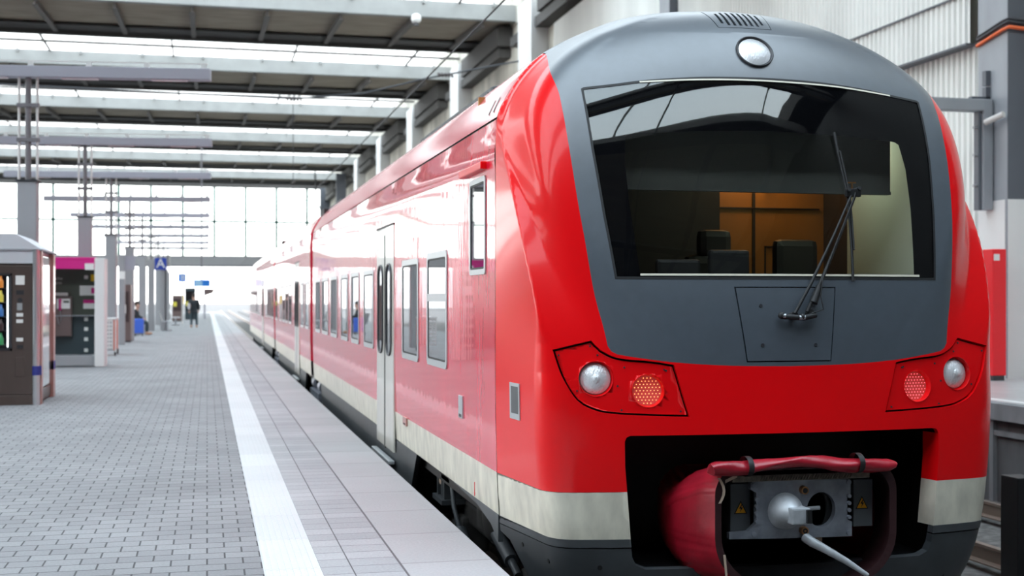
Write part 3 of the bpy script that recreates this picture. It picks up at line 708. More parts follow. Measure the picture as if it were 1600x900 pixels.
# ---------------------------------------------------------------- car bodies
YC = [(YS+.012, 22.0), (22.55, 34.4), (34.95, 55.0)]
def wz(z): return level(z)[-1]
zs_side = [.150, .417, .8, 1.2, 1.7, 2.1, 2.30]
roofz = [2.300, 2.36, 2.42, 2.48, 2.54, 2.585, 2.622]
roofz2 = [2.638, 2.70, 2.80, 2.88, 2.93, 2.98, 3.02, 3.07, 3.11, 3.15, 3.19, 3.24, 3.28, 3.31, 3.33, 3.345, 3.355, 3.360]
def wb_(z):
    w = wz(z)
    if 2.30 < z < 2.63: w += .004*math.sin((z-2.30)/.33*math.pi*2)
    return w
def extr(zlist, y0, y1, sg, nseg=1, d=0):
    rows = []
    for z in zlist: rows.append([Vector((CX+sg*(wb_(z)+d), y0+(y1-y0)*k/nseg, z)) for k in range(nseg+1)])
    return rows
for ci, (y0, y1) in enumerate(YC):
    b = MB()
    for sg in (1, -1):
        b.loft(extr(zs_side[1:]+roofz[1:], y0, y1, sg), closed=False)
    for y_ in (y0, y1):
        prof = [(CX-wb_(z), z) for z in [.417, 1, 2, 2.3]+roofz+roofz2] + [(CX+wb_(z), z) for z in reversed([.417, 1, 2, 2.3]+roofz+roofz2)]
        if not (ci == 0 and y_ == y0): b.prism(prof, 'y', y_, y_+(.02 if y_ == y0 else -.02))
    body = b.build('car_body', 'red_side', train)
    b = MB()
    for sg in (1, -1): b.loft(extr([q for q in roofz2 if q <= 3.111], y0, y1, sg), closed=False)
    b.build('roof_edge', 'red_roof', body)
    b = MB(); zz = [q for q in roofz2 if q >= 3.11]
    b.loft([[Vector((CX-wb_(z), y, z)) for y in (y0, y1)] for z in zz] + [[Vector((CX+wb_(z), y, z)) for y in (y0, y1)] for z in reversed(zz)], closed=False)
    b.build('roof_skin', 'skirt_grey', body)
    b = MB()
    for sg in (1, -1): b.loft(extr([2.618, 2.642], y0, y1, sg, d=-.012), closed=False)
    b.build('gutter_groove', 'black', body)
    b = MB()
    for sg in (1, -1): b.loft(extr([.150, .25, .417], y0, y1, sg), closed=False)
    b.build('cream_band', 'cream', body)
    # skirt below: leaves the bogies open
    yb = [(y0, y0+.0)]
    if ci == 0: spans = [(11.55, 20.2)]
    elif ci == 1: spans = [(24.3, 32.6)]
    else: spans = [(36.8, 51.5)]
    b = MB()
    for a, c in spans:
        for sg in (1, -1):
            xo = CX+sg*1.49; xi = CX+sg*1.45
            b.prism([(a, -.42), (c, -.42), (c+.4, .150), (a-.55, .150)], 'x', xo, xi)
    b.build('side_skirt', 'skirt_dark', body)
    b = MB(); b.box(CX-1.40, CX+1.40, y0+.05, y1-.05, .02, .12); 
    for a, c in spans: b.box(CX-1.3, CX+1.3, a+.2, c-.2, -.5, .02)
    b.build('underframe', 'black', body)
# lip of grey under the cream near the front corner
b = MB(); b.prism([(YS+.012, .150), (YS+.012, -.02), (8.02, .06), (8.45, .118), (9.3, .150)], 'x', CX-1.49, CX-1.46); b.build('corner_skirt', 'skirt_grey', train)
# gangways between cars
for y0, y1 in ((22.0, 22.55), (34.4, 34.95)):
    b = MB(); n = 6
    for k in range(n):
        ya = y0 + (y1-y0)*(k+.15)/n; yb_ = y0 + (y1-y0)*(k+.85)/n; b.box(CX-1.32, CX+1.32, ya, yb_, .15, 3.05, bev=.02)
    b.build('gangway_bellows', 'rubber', train)
    b = MB(); b.cyl((1.92, y0-.15, .02), (1.92, y0-.55, .02), .11, n=14); b.cyl((1.92, y1+.1, .02), (1.92, y1+.5, .02), .11, n=14); b.box(1.80, 2.1, y0-.6, y1+.6, -.25, -.08); b.build('gangway_buffers', 'coupler_steel', train)
XS = CX-1.51
def side_window(y0, y1, z0, z1, split=None, slim=.05, rad=.06):
    for sg in (-1, 1):
        xo = CX+sg*1.51
        b = MB()
        def rr(a0, a1, c0, c1, r):
            pts = []
            for (yy, zz, a) in ((a1-r, c1-r, 0), (a0+r, c1-r, 90), (a0+r, c0+r, 180), (a1-r, c0+r, 270)):
                for k in range(5): t = R(a+22.5*k); pts.append((yy+r*math.cos(t), zz+r*math.sin(t)))
            return pts
        o_ = rr(y0, y1, z0, z1, rad); i_ = rr(y0+slim, y1-slim, z0+slim, z1-slim, rad*.5); n = len(o_)
        for xa in (xo+sg*.008,):
            b.add([(xa, p[0], p[1]) for p in o_]+[(xa, p[0], p[1]) for p in i_], [(k, (k+1) % n, n+(k+1) % n, n+k) for k in range(n)])
            b.add([(xa, p[0], p[1]) for p in o_]+[(xo-sg*.01, p[0], p[1]) for p in o_], [(k, (k+1) % n, n+(k+1) % n, n+k) for k in range(n)])
            b.add([(xa, p[0], p[1]) for p in i_]+[(xo-sg*.0, p[0], p[1]) for p in i_], [(k, (k+1) % n, n+(k+1) % n, n+k) for k in range(n)])
        if split: b.box(xo-sg*.0, xo+sg*.008, y0+slim, y1-slim, split-.03, split+.03)
        fr = b.build('window_frame', 'frame_grey', train)
        q = MB(); i2 = rr(y0+slim-.002, y1-slim+.002, z0+slim-.002, z1-slim+.002, rad*.5)
        q.add([(xo+sg*.002, p[0], p[1]) for p in i2], [tuple(range(n))]); q.build('window_pane', 'pane', fr)
        g_ = MB(); i3 = rr(y0+slim-.012, y1-slim+.012, z0+slim-.012, z1-slim+.012, rad*.5)
        i4 = rr(y0+slim+.014, y1-slim-.014, z0+slim+.014, z1-slim-.014, rad*.5)
        g_.add([(xo+sg*.005, p[0], p[1]) for p in i2]+[(xo+sg*.005, p[0], p[1]) for p in i4], [(k, (k+1) % n, n+(k+1) % n, n+k) for k in range(n)]); g_.build('window_gasket', 'rubber', fr)
side_window(8.07, 8.58, 1.66, 2.30, slim=.035, rad=.03)
side_window(9.43, 10.33, .97, 1.87, split=1.51)
side_window(10.77, 11.70, .96, 1.85)
for a, c in ((13.78, 14.66), (15.15, 15.98), (16.36, 17.22), (17.76, 18.68), (19.12, 20.16), (20.45, 21.36)): side_window(a, c, .96, 1.82)
for a in (22.85, 24.0, 27.6, 28.8, 30.0, 31.2, 33.3): side_window(a, a+.86, .96, 1.82)
for a in (35.3, 36.6, 37.9, 39.2, 44.2, 45.5, 46.8, 48.1, 49.4, 50.7, 52.0, 53.3): side_window(a, a+.9, .96, 1.82)
def side_door(yc, w=1.24):
    for sg in (-1, 1):
        xo = CX+sg*1.51; b = MB()
        b.box(xo-sg*.01, xo+sg*.006, yc-w/2, yc+w/2, .02, 2.22); o = b.build('passenger_door', 'door_cream', train)
        b = MB(); b.box(xo, xo+sg*.009, yc-.028, yc+.028, .0, 2.14); b.box(xo, xo+sg*.01, yc-w/2-.01, yc+w/2+.01, 2.215, 2.235); b.build('door_seal', 'rubber', o)
        for e in (-1, 1):
            a0 = yc+e*.31; b = MB(); hw = .175
            pts = []
            for (yy, zz, a) in ((a0+hw-.14, 1.84-.14, 0), (a0-hw+.14, 1.84-.14, 90), (a0-hw+.14, .95+.14, 180), (a0+hw-.14, .95+.14, 270)):
                for k in range(7): t = R(a+15*k); pts.append((yy+.14*math.cos(t), zz+.14*math.sin(t)))
            b.add([(xo+sg*.009, p[0], p[1]) for p in pts], [tuple(range(len(pts)))]); b.build('door_window', 'pane', o)
            b = MB(); b.tube([(xo+sg*.011, p[0], p[1]) for p in pts+[pts[0]]], .012, n=6); b.build('door_window_rim', 'dark_frame', o)
        b = MB(); b.box(xo-sg*.0, xo+sg*.06, yc-.66, yc+.66, -.09, -.055, bev=.008); b.build('door_step', 'frame_grey', train)
side_door(12.86); side_door(25.9); side_door(42.0)
# small side details: cab step box, flaps, gutter bar over the cab window
b = MB(); b.box(XS-.045, XS+.01, 8.04, 8.76, 2.335, 2.385, bev=.008); b.build('cab_window_visor', 'red_paint', train)
def handle(s0, s1, h0, h1):
    o = patch('cab_step_box', [dens([(s0, h0), (s1, h0), (s1, h1), (s0, h1)], .1)], 'frame_grey', off=.006, rim=.012)
    patch('step_recess', [dens([(s0+.03, h0+.035), (s1-.02, h0+.035), (s1-.02, h1-.02), (s0+.03, h1-.02)], .1)], 'skirt_grey', off=.007, parent=o)
handle(-1.985, -1.80, .785, 1.0)
b = MB(); b.box(XS-.006, XS+.01, 8.84, 8.98, .655, .815, bev=.003); o = b.build('side_flap', 'frame_grey', train); MB().box(XS-.008, XS, 8.87, 8.95, .665, .685).build('flap_slot', 'black', o)
b = MB(); b.box(XS-.006, XS+.01, 11.45, 11.66, .35, .425, bev=.003); o = b.build('side_flap', 'vend_red', train); MB().box(XS-.008, XS, 11.5, 11.6, .36, .372).build('flap_slot', 'black', o)
b = MB(); b.prism([(8.42, .27), (8.425, .27), (8.425, .20), (8.435, .20), (8.422, .175), (8.41, .20), (8.42, .20)], 'x', XS-.004, XS); b.build('red_arrow_mark', 'bright_red', train)
b = MB()
for k in range(2):
    y_ = 7.95+.14*k
    b.loft([[Vector((CX-wb_(z)-.003, y_+.08*(z-2.68)/.13+e, z)) for z in (2.69, 2.74, 2.80)] for e in (0, .035)], closed=False, smooth=False)
b.build('roof_slots', 'black', train)
# roof equipment
def roof_unit(y0, y1, x0, x1, z1, name='roof_unit'):
    b = MB(); b.box(x0, x1, y0, y1, 2.95, z1, bev=.05)
    n = int((y1-y0)/.35)
    for k in range(n): b.box(x0-.012, x0+.02, y0+.12+k*.35, y0+.32+k*.35, z1-.2, z1-.05)
    b.build(name, 'skirt_dark', train)
roof_unit(11.2, 15.2, CX-.78, CX+.78, 3.42); roof_unit(17.2, 19.2, CX-.75, CX+.75, 3.40); roof_unit(24.5, 28.2, CX-.78, CX+.78, 3.42); roof_unit(39, 43, CX-.78, CX+.78, 3.42)
# bogies
def bogie(yc, open_side=True):
    b = MB()
    for sg in (-1, 1):
        for e in (-1, 1):
            b.cyl((CX+sg*.70, yc+e*1.15, -.335), (CX+sg*.84, yc+e*1.15, -.335), .42, n=32)
        b.box(CX+sg*1.0, CX+sg*1.16, yc-1.75, yc+1.75, -.36, -.18, bev=.03)
        b.cyl((CX+sg*1.08, yc, -.2), (CX+sg*1.08, yc, .1), .22, n=20)
    for e in (-1, 1): b.cyl((CX-.84, yc+e*1.15, -.335), (CX+.84, yc+e*1.15, -.335), .08, n=12)
    o = b.build('bogie', 'bogie_dark', train)
    for sg in (-1, 1):
        for e in (-1, 1):
            q = MB(); q.box(CX+sg*.98, CX+sg*1.22, yc+e*1.15-.16, yc+e*1.15+.16, -.6, -.30, bev=.04); q.cyl((CX+sg*1.22, yc+e*1.15, -.45), (CX+sg*1.26, yc+e*1.15, -.45), .11, n=16)
            q.build('axle_box', 'bogie_dark', o)
    for sg in (-1, 1):
        q = MB(); q.cyl((CX+sg*1.25, yc-.9, -.28), (CX+sg*1.25, yc-.25, -.12), .05, n=12); q.cyl((CX+sg*1.25, yc-1.1, -.34), (CX+sg*1.25, yc-.85, -.27), .028, n=10)
        q.build('yaw_damper', 'skirt_grey', o)
bogie(9.35); bogie(22.3); bogie(34.7); bogie(52.8)
b = MB(); b.box(1.93, 2.08, 10.55, 10.62, -.18, .12); b.box(1.93, 2.08, 10.85, 10.90, -.18, .12); b.box(1.90, 2.1, 10.5, 10.95, -.22, -.18); b.cyl((1.98, 10.7, -.16), (1.98, 10.7, .10), .05)
b.build('brake_equipment', 'skirt_grey', train); MB().box(1.86, 1.95, 9.95, 10.3, .04, .075).build('hose_bracket', 'steel', train); MB().box(1.86, 1.95, 10.95, 11.15, .10, .13).build('hose_bracket', 'steel', train)
b = MB(); b.cyl((1.99, 10.8, .0), (1.94, 10.8, .0), .085, n=16); b.build('speaker_disc', 'webbing', train)
b = MB().tube([(1.9, 10.05, .04), (1.9, 9.95, -.15), (1.93, 9.85, -.32), (1.95, 9.8, -.45)], .02); b.cyl((1.9, 9.72, -.30), (1.9, 9.45, -.40), .055, n=14); b.build('sand_pipe', 'skirt_grey', train)
b = MB(); b.cyl((2.0, 9.0, -.05), (2.5, 9.0, -.05), .21, n=24); b.sphere((2.0, 9.0, -.05), .20, (.35, 1, 1)); b.build('air_reservoir', 'bogie_dark', train)
# ================================================================ platform, tracks
EDGE = 1.595
def slab(name, m, x0, x1, y0, y1, z0, z1): return struct(MB().box(x0, x1, y0, y1, z0, z1).build(name, m))
slab('floor', 'concrete', -7.0, EDGE-.06, -25, 150, -.86, -.06)
slab('floor', 'pavers', -7.0, .303, -25, 150, -.06, 0)
slab('floor', 'tile_narrow', .617, .782, -25, 150, -.06, 0)
slab('trim_1', 'joint', .782, .790, -25, 150, -.06, -.003)
slab('floor', 'tile_mid', .790, 1.058, -25, 150, -.06, 0)
slab('trim_2', 'joint', 1.058, 1.072, -25, 150, -.06, -.004)
slab('floor', 'edge_slab', 1.072, EDGE, -25, 150, -.10, 0)
b = MB(); b.box(.303, .617, -25, 150, -.06, -.004)
for k in range(8): b.box(.313+k*.0375, .313+k*.0375+.022, -25, 150, -.004, .001)
o = b.build('trim_3', 'tactile'); struct(o)
b = MB(); b.box(-120, 160, -120, 700, -1.4, -1.16); gr = b.build('floor', 'ballast'); struct(gr)
# track beds, sleepers and rails
for tx, nm in ((CX, 'under the train'), (7.72, 'between the train and the far platform')):
    tb = MB().box(tx-1.75, tx+1.75, -15, 260, -1.16, -1.0).build('floor', 'ballast'); struct(tb)
    tk = empty('railway_track', (tx, 0, -1.0), 'railway track ' + nm, 'railway track')
    for e in (-1, 1):
        b = MB(); x = tx+e*.7525; b.prism([(x-.07, -.93), (x+.07, -.93), (x+.07, -.915), (x+.012, -.90), (x+.012, -.80), (x+.035, -.785), (x+.035, -.76), (x-.035, -.76), (x-.035, -.785), (x-.012, -.80), (x-.012, -.90), (x-.07, -.915)], 'y', -15, 260)
        b.build('rail', 'rail_steel', tk)
    if tx == CX: continue
    sl = None
    for k in range(40):
        o = MB().box(tx-1.3, tx+1.3, 4+k*.62, 4.26+k*.62, -1.02, -.93, bev=.02).build('sleeper', 'sleeper', tk) if sl is None else None
        if sl is None: sl = o
        else:
            o = sl.copy(); C.objects.link(o); o.parent = tk; o.location.y += k*.62
# cable trough and concrete kerbs in the track area
tag(MB().box(5.15, 5.55, 5, 60, -1.0, -.88, bev=.01).build('cable_trough', 'concrete'), 'low concrete cable trough lying between the two tracks', 'cable trough')
tag(MB().box(6.68, 6.88, 9.55, 9.80, -.925, -.02, bev=.01).build('trackside_box', 'black'), 'black trackside box standing beside the empty track', 'box')
# far platform on the right
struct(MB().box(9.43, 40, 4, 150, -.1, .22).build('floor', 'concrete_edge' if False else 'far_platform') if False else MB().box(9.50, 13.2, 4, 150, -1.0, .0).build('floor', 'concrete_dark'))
slab('floor', 'far_top', 9.55, 13.2, 4, 150, .0, .22)
slab('trim_4', 'concrete', 9.38, 9.6, 4, 150, .02, .2202)
slab('trim_5', 'white_paint', 9.72, 9.84, 4, 150, .2, .2215)
b = MB()
for k in range(24): b.box(9.44, 9.5, 5+k*3, 5.08+k*3, -1, .0)
b.box(9.45, 9.5, 4, 90, -.18, -.12); struct(b.build('trim_6', 'concrete'))

# ================================================================ right wall of the hall
WX = 12.95
b = MB(); b.box(WX+.1, WX+.4, 6, 150, .2, 13.4); struct(b.build('wall_right', 'concrete_pale'))
def corr(y0, y1, z0, z1, x, pitch=.17, d=.045):
    b = MB(); pts = []; y = y0
    while y < y1:
        pts += [(x, y), (x, y+pitch*.42), (x-d, y+pitch*.55), (x-d, y+pitch*.88)]; y += pitch
    b.loft([[Vector((p[0], p[1], z)) for p in pts] for z in (z0, z1)], closed=False, smooth=False)
    b.loft([[Vector((p[0], p[1], z0)) for p in pts], [Vector((WX+.1, p[1], z0)) for p in pts]], closed=False, smooth=False)
    return b
struct(corr(19.6, 52, .22, 5.92, WX+.02).build('wall_right', 'clad', recalc=False))
struct(corr(19.6, 46.5, 5.90, 11.9, WX-.18).build('wall_right', 'clad', recalc=False))
struct(corr(6.5, 18.1, .22, 11.9, WX+.02).build('wall_right', 'clad', recalc=False))
struct(MB().box(WX-.26, WX-.20, 19.6, 46.5, 6.74, 6.765).box(WX-.26, WX-.02, 19.6, 46.5, 5.87, 5.90).build('trim_7', 'col_dark'))
# longitudinal girder sections under the roof edge
for k in range(7):
    ya = 38.9+15.15*k
    g_ = MB(); g_.box(WX-.45, WX+.1, ya+.9, ya+13.9, 12.15, 12.55); g_.box(WX-.55, WX+.1, ya+.6, ya+9, 12.6, 13.45)
    o = g_.build('wall_girder', 'roof_dark'); tag(o, ['nearest dark girder section high on the right wall, above the train roof', 'second dark girder section high on the right wall', 'third dark girder section high on the right wall, left of the train roof edge', 'fourth dark girder section along the right wall', 'fifth dark girder section along the right wall', 'sixth dark girder section along the right wall', 'dark girder section at the far end of the right wall'][k], 'girder'); 
YCOL = [18.15, 33.6, 48.6, 63.6, 78.6, 93.6, 108.6, 123.6]
names = ['grey steel wall column nearest the camera, with black and orange cables across it', 'second grey wall column, its top showing above the train roof']
for k, y in enumerate(YCOL):
    near = k < 2
    col = empty('wall_column', (WX-.2, y+.3, .22), names[k] if near else 'pale wall column behind the train holding up a roof beam', 'column', None if near else 'pale wall columns')
    b = MB(); zt = 13.4
    if near: b.box(WX-.45, WX+.1, y, y+.80, .22, zt)
    else: b.box(WX-.6, WX+.1, y, y+2.2, .22, zt)
    b.build('column_face', 'col_grey' if near else 'white_paint', col)
    if near: MB().box(WX-.452, WX+.1, y-.02, y+.0, .22, zt).build('column_dark_front', 'col_dark', col)  # thin darker sheet over the column's front side
    if k == 0:
        b = MB().box(WX-.46, WX-.455, y+.05, y+.78, .22, 3.1); b.box(WX-.46, WX+.1, y-.035, y-.025, .22, 3.1); b.build('column_base_cladding', 'white_paint', col)
FX = WX-.45
b = MB()
for dz, r in ((0, .028), (.05, .022)): b.tube([(FX-.03, 18.94, 5.80+dz), (FX-.05, 18.2, 5.92+dz), (FX-.03, 18.08, 5.94+dz), (FX+.43, 18.07, 5.90+dz)], r)
tag(b.build('cable_bundle', 'wire'), 'black cables wrapped across the nearest grey wall column', 'cable')
b = MB().tube([(FX-.03, 18.94, 5.71), (FX-.05, 18.2, 5.83), (FX-.03, 18.06, 5.85), (FX+.43, 18.06, 5.82)], .03)
tag(b.build('orange_cable', 'orange'), 'orange cable running just under the black cables on the nearest grey wall column', 'cable')
pf = empty('cantilever_arm', (FX-1, 18.6, 4.6), 'grey steel cantilever arm with an upright, reaching from the nearest wall column towards the train', 'bracket')
MB().box(8.6, FX-.02, 18.5, 18.72, 4.56, 4.76, bev=.02).build('arm_beam', 'col_grey', pf)
MB().box(FX-.20, FX-.02, 18.5, 18.72, 2.95, 4.6, bev=.02).build('arm_upright', 'col_grey', pf)
MB().box(FX-.26, FX-.20, 18.55, 18.68, 2.95, 4.57).build('arm_edge_strip', 'col_dark', pf)
for z in (4.30, 3.85, 3.35): MB().cyl((FX-.32, 18.6, z), (FX-.24, 18.6, z), .025).build('arm_bolt', 'lamp_col', pf)
MB().cyl((FX-.22, 18.42, 4.36), (FX-.09, 18.12, 4.46), .05).build('arm_brace', 'rod_light', pf)
bk = MB(); bk.box(FX-.09, FX-.005, 18.60, 18.70, 5.00, 5.24); bk.box(FX-.09, FX-.005, 18.60, 18.70, 4.78, 4.97); bk.box(FX-.35, FX-.005, 18.60, 18.70, 4.77, 4.81)
tag(bk.build('cable_clamp', 'col_dark'), 'dark angled clamp bar on the nearest grey wall column, just above the cantilever arm', 'clamp')
cab = empty('red_cabinet', (12.05, 17.8, .22), 'tall bright red cabinet standing on the far platform behind the train nose', 'cabinet')
MB().box(11.93, 12.17, 17.7, 17.98, .30, 2.28, bev=.01).build('cabinet_body', 'bright_red', cab)
MB().box(11.95, 12.15, 17.72, 17.96, .22, .30).build('cabinet_plinth', 'dark_frame', cab)
b = MB().box(11.95, 12.05, 17.696, 17.7, 2.1, 2.2); b.build('cabinet_label', 'paper', cab)
# ================================================================ roof
ZB = 13.5
def bay(k):
    yb = 53.8 + 15.15*k          # this bay ends at the beam at yb; panel starts at the previous beam
    ya = yb-15.15
    if k == -3: ya, yb = -1.5, 8.35
    if k == -4: ya, yb = -16.2, -.9
    if k == -5: ya, yb = -31.3, -16.2
    gy = {-3: -.4, -4: -5.2, -5: -16.6}  # unseen glazing openings shaped for windscreen reflection and light on the nose
    o = MB(); x0, x1 = -62, 13.0
    gy0 = ya + 7.9                # dark edge girder, glass from here on
    if k in gy: gy0 = gy[k]
    pts = [(ya+.3, ZB+.05), (gy0, ZB+.50), (gy0, ZB+.62), (ya+.3, ZB+.17)]
    o.prism(pts, 'x', x0, x1); c = struct(o.build('ceiling', 'roof_panel'))
    MB().box(x0, x1, gy0-.05, gy0+.25, ZB+.10, ZB+.62).build('panel_edge_girder', 'roof_dark', c)
    MB().box(x0, x1, gy0-1.35, gy0-.05, ZB+.28, ZB+.36).build('panel_soffit', 'roof_dark', c)
    pr = None
    xs = -60.0 if yb > 40 else -20
    x = 11.6; n = 0
    while x > xs:
        if pr is None:
            b = MB(); b.prism([(ya+.3, ZB-.22), (ya+.3, ZB+.06), (gy0, ZB+.5), (gy0, ZB+.22)], 'x', x-.04, x+.04); b.prism([(ya+.3, ZB-.22), (ya+.3, ZB-.24), (gy0, ZB+.20), (gy0, ZB+.22)], 'x', x-.11, x+.11)
            pr = b.build('purlin', 'purlin', c); px = x
        else:
            q = pr.copy(); C.objects.link(q); q.parent = c; q.location.x += x-px
        x -= 3.05; n += 1
    return ya, yb, gy0
bay_rows = {}
ordn = {0: 'uppermost roof beam in the photo, spanning above the train', 1: 'second roof beam from the top of the photo', 2: 'third roof beam from the top of the photo', 3: 'fourth roof beam from the top of the photo', 4: 'fifth roof beam from the top of the photo', 5: 'farthest roof beam, just before the end window wall'}
wn_i = 2
for k in range(-5, 7):
    ya, yb, gy0 = bay(k)
    if k < 6:
        bmo = empty('roof_beam', (-20, yb, ZB), ordn.get(k, 'roof beam overhead near the camera, out of the photo'), 'beam', None if k >= 0 else 'roof beams overhead outside the photo')
        MB().box(-62, 13.0, yb, yb+.35, ZB, ZB+.70).build('beam_web', 'roof_beam', bmo)
        b = MB()
        for j in range(24): b.box(12.0-j*3.05-.05, 12.0-j*3.05+.05, yb-.12, yb, ZB+.55, ZB+.78)
        b.build('beam_bracket', 'roof_beam', bmo)
    g_ = MB(); g_.add([(-62, gy0+.2, ZB+.62), (13, gy0+.2, ZB+.62), (13, yb+.1, ZB+.74), (-62, yb+.1, ZB+.74)], [(0, 1, 2, 3)])
    w = struct(g_.build('window_%d' % wn_i, 'clear_glass')); wn_i += 1
    b = MB()
    for j in range(12 if yb > 30 else 8): x = 10.5-j*6.1; b.box(x-.04, x+.04, gy0+.2, yb, ZB+.64, ZB+.74)
    b.box(-62, 13, (gy0+yb)/2+1.2, (gy0+yb)/2+1.28, ZB+.64, ZB+.76); b.build('glazing_bar', 'roof_dark', w)
# upper right wall strip above the girder
struct(MB().box(13.0, 13.3, -8, 150, 13.4, 15.2).build('wall_right', 'concrete_pale'))
# ================================================================ end wall, glazed, with a girder across
EY = 141.0
gw = struct(MB().box(-62, 13, EY+.1, EY+.14, 6.1, 13.6).build('window_1', 'clear_glass'))
b = MB()
for j in range(23): x = 10.6-j*3.28; b.box(x-.13, x+.13, EY-.05, EY+.3, 6.1, 13.6)
b.box(-62, 13, EY-.05, EY+.2, 9.70, 9.92); b.build('window_mullion', 'mullion', gw)
eg = empty('end_girder', (-20, EY, 5), 'wide grey girder across the open far end of the hall, under the glazed wall', 'girder')
MB().box(-62, 13, EY-.3, EY+1.2, 4.95, 6.1).build('girder_box', 'lamp_col', eg); MB().box(-62, 13, EY-.32, EY-.3, 5.0, 5.1).box(-62, 13, EY-.32, EY-.3, 6.02, 6.1).build('girder_flange', 'col_dark', eg)
struct(MB().box(12.0, 13.2, EY-.5, EY+.5, .2, 13.6).build('trim_8', 'col_dark'))
struct(MB().box(-62, 13.2, EY-.4, EY+.4, 13.5, 14.3).build('trim_9', 'roof_dark'))
# a low pale building and platform roof far outside
tag(MB().box(-60, -28, 330, 345, -1.0, 9).box(-52, -36, 329.8, 330, 2, 6).build('distant_building', 'white_paint'), 'pale distant building beyond the open end of the hall', 'building')
# hall end behind the camera (seen only as reflections; kept dark to dim the train front)
struct(MB().box(-62, 13.2, -31.6, -31, -1.1, 16).build('wall_back', 'hall_dark'))
struct(MB().box(-62.6, -62, -31, 26, -1.1, 16).build('wall_left_blocker', 'hall_dark'))  # side wall added out of view to block light on the train front
struct(MB().box(13.0, 13.6, -31, 4, -1.1, 16).box(13.0, 13.6, 4, 6.6, -1.1, 16).build('wall_right', 'hall_dark'))
# ================================================================ overhead line
tag(MB().tube([(CX, -20, 4.87), (CX, 60, 4.87), (CX, 138, 4.87)], .012, n=6).build('contact_wire', 'wire'), 'thin overhead contact wire running above the train', 'wire')
cs = empty('cross_span', (8, 50.5, 11), 'dark cross-span cable with insulators reaching from the wall columns over the train', 'cable')
MB().tube([(12.3, 50.5, 11.15), (8.5, 50.5, 10.3), (6.0, 50.5, 9.6), (3.3, 50.5, 9.3), (-20, 50.5, 9.6)], .035, n=6).build('span_cable', 'wire', cs)
b = MB()
for (x, z) in ((9.3, 10.48), (3.3, 9.3)):
    for k in range(5): b.cyl((x-.3+k*.13, 50.5, z-.03), (x-.25+k*.13, 50.5, z), .10, n=10)
b.build('span_insulator', 'ceramic', cs)
b = MB().tube([(CX, 50.5, 9.3), (CX, 50.5, 4.9)], .015, n=5); b.build('dropper', 'wire', cs)
ins = empty('hanging_insulator', (1.7, 78, 14), 'ribbed brown insulator string hanging under the third roof beam', 'insulator')
b = MB().cyl((4.0, 78, 14.0), (6.0, 78, 14.0), .04)
for k in range(7): b.cyl((4.1+k*.28, 78, 14.0), (4.2+k*.28, 78, 14.0), .16, n=10)
b.build('insulator_ribs', 'ceramic', ins)
b = MB()
for k in (4.8, 5.1, 5.4): b.cyl((k, 78, 13.7), (k, 78, 14.5), .06)
b.build('insulator_clamps', 'roof_dark', ins)
cbk = empty('wall_bracket', (12.2, 118, 12), 'dark bracket with hanging cable loops on the wall corner at the far end', 'bracket')
b = MB().tube([(9.6, 118, 12.9), (9.7, 118, 10.2), (10.4, 118, 9.4), (11.6, 118, 9.8)], .08, n=6); b.build('cable_loop', 'wire', cbk)
b = MB().box(11.5, 12.4, 117.8, 118.2, 8.5, 13.0); b.build('bracket_post', 'col_dark', cbk)
sl_ = empty('hanging_lamp', (8.6, 51, 13.3), 'small white lamp hanging at the top edge of the photo', 'lamp')
b = MB().sphere((8.6, 53.6, 13.35), .22); b.build('lamp_globe', 'white_paint', sl_); MB().cyl((8.6, 53.6, 13.05), (8.6, 53.6, 13.22), .12).build('lamp_base', 'dark_frame', sl_)
b = MB()
for x, y0, z0 in ((2.2, 54, 13.4), (-5.85, 41, 13.4)): b.cyl((x, y0, 5.6), (x, y0, z0), .014, n=5)
# ================================================================ lamp posts along the platform
def lamp_post():
    r = empty('platform_lamp', (0, 0, 0), '', 'lamp', 'platform lamps')
    MB().box(-.15, .15, -.10, .10, 0, 3.36, bev=.015).build('post_box', 'lamp_col', r)
    MB().box(-.17, .17, -.12, .12, 3.36, 3.39).build('post_cap', 'dark_frame', r)
    MB().cyl((0, 0, 3.38), (0, 0, 5.02), .045, n=10).build('centre_rod', 'rod_dark', r)
    for sx_ in (-.14, .14): MB().cyl((sx_, 0, 3.38), (sx_, 0, 5.02), .022, n=8).build('side_rod', 'rod_light', r)
    for z in (4.0, 4.55): MB().box(-.17, .17, -.05, .05, z, z+.06).build('rod_clamp', 'rod_dark', r)
    bar = MB().box(-3.0, 2.85, -.11, .11, 5.02, 5.20, bev=.01).build('light_bar', 'lamp_bar', r)
    for k in range(7): MB().box(-2.7+k*.9, -2.62+k*.9, -.03, .03, 5.20, 5.28).build('rail_stub', 'rod_light', bar)
    MB().box(-2.9, 2.8, -.012, .012, 5.28, 5.30).build('top_rail', 'rod_light', bar)
    for x in (-2.0, -.6, .8, 2.2): MB().box(x-.28, x+.28, -.06, .06, 5.005, 5.02).build('light_slot', 'lamp_glow', bar)
    return r
proto = lamp_post()
nth = ['nearest platform lamp, rising from behind the vending machine', 'platform lamp second from the camera, behind the phone booth', 'third platform lamp from the camera, beside the red crate cart', 'fourth platform lamp from the camera', 'fifth platform lamp from the camera', 'sixth platform lamp from the camera, beyond the blue A sign', 'seventh platform lamp, small in the distance', 'eighth platform lamp, small in the distance', 'farthest platform lamp near the blue display']
for i, (x, d) in enumerate(((-2.77, 21.6), (-2.72, 30.8), (-2.72, 39.0), (-2.72, 48.2), (-2.72, 57.4), (-2.72, 66.6), (-2.72, 75.8), (-2.72, 85.0), (-2.72, 94.2))):
    o = proto if i == 0 else copy_tree(proto)
    o.location = (x, d, 0); o.rotation_euler.z = -.13; o['label'] = nth[i]
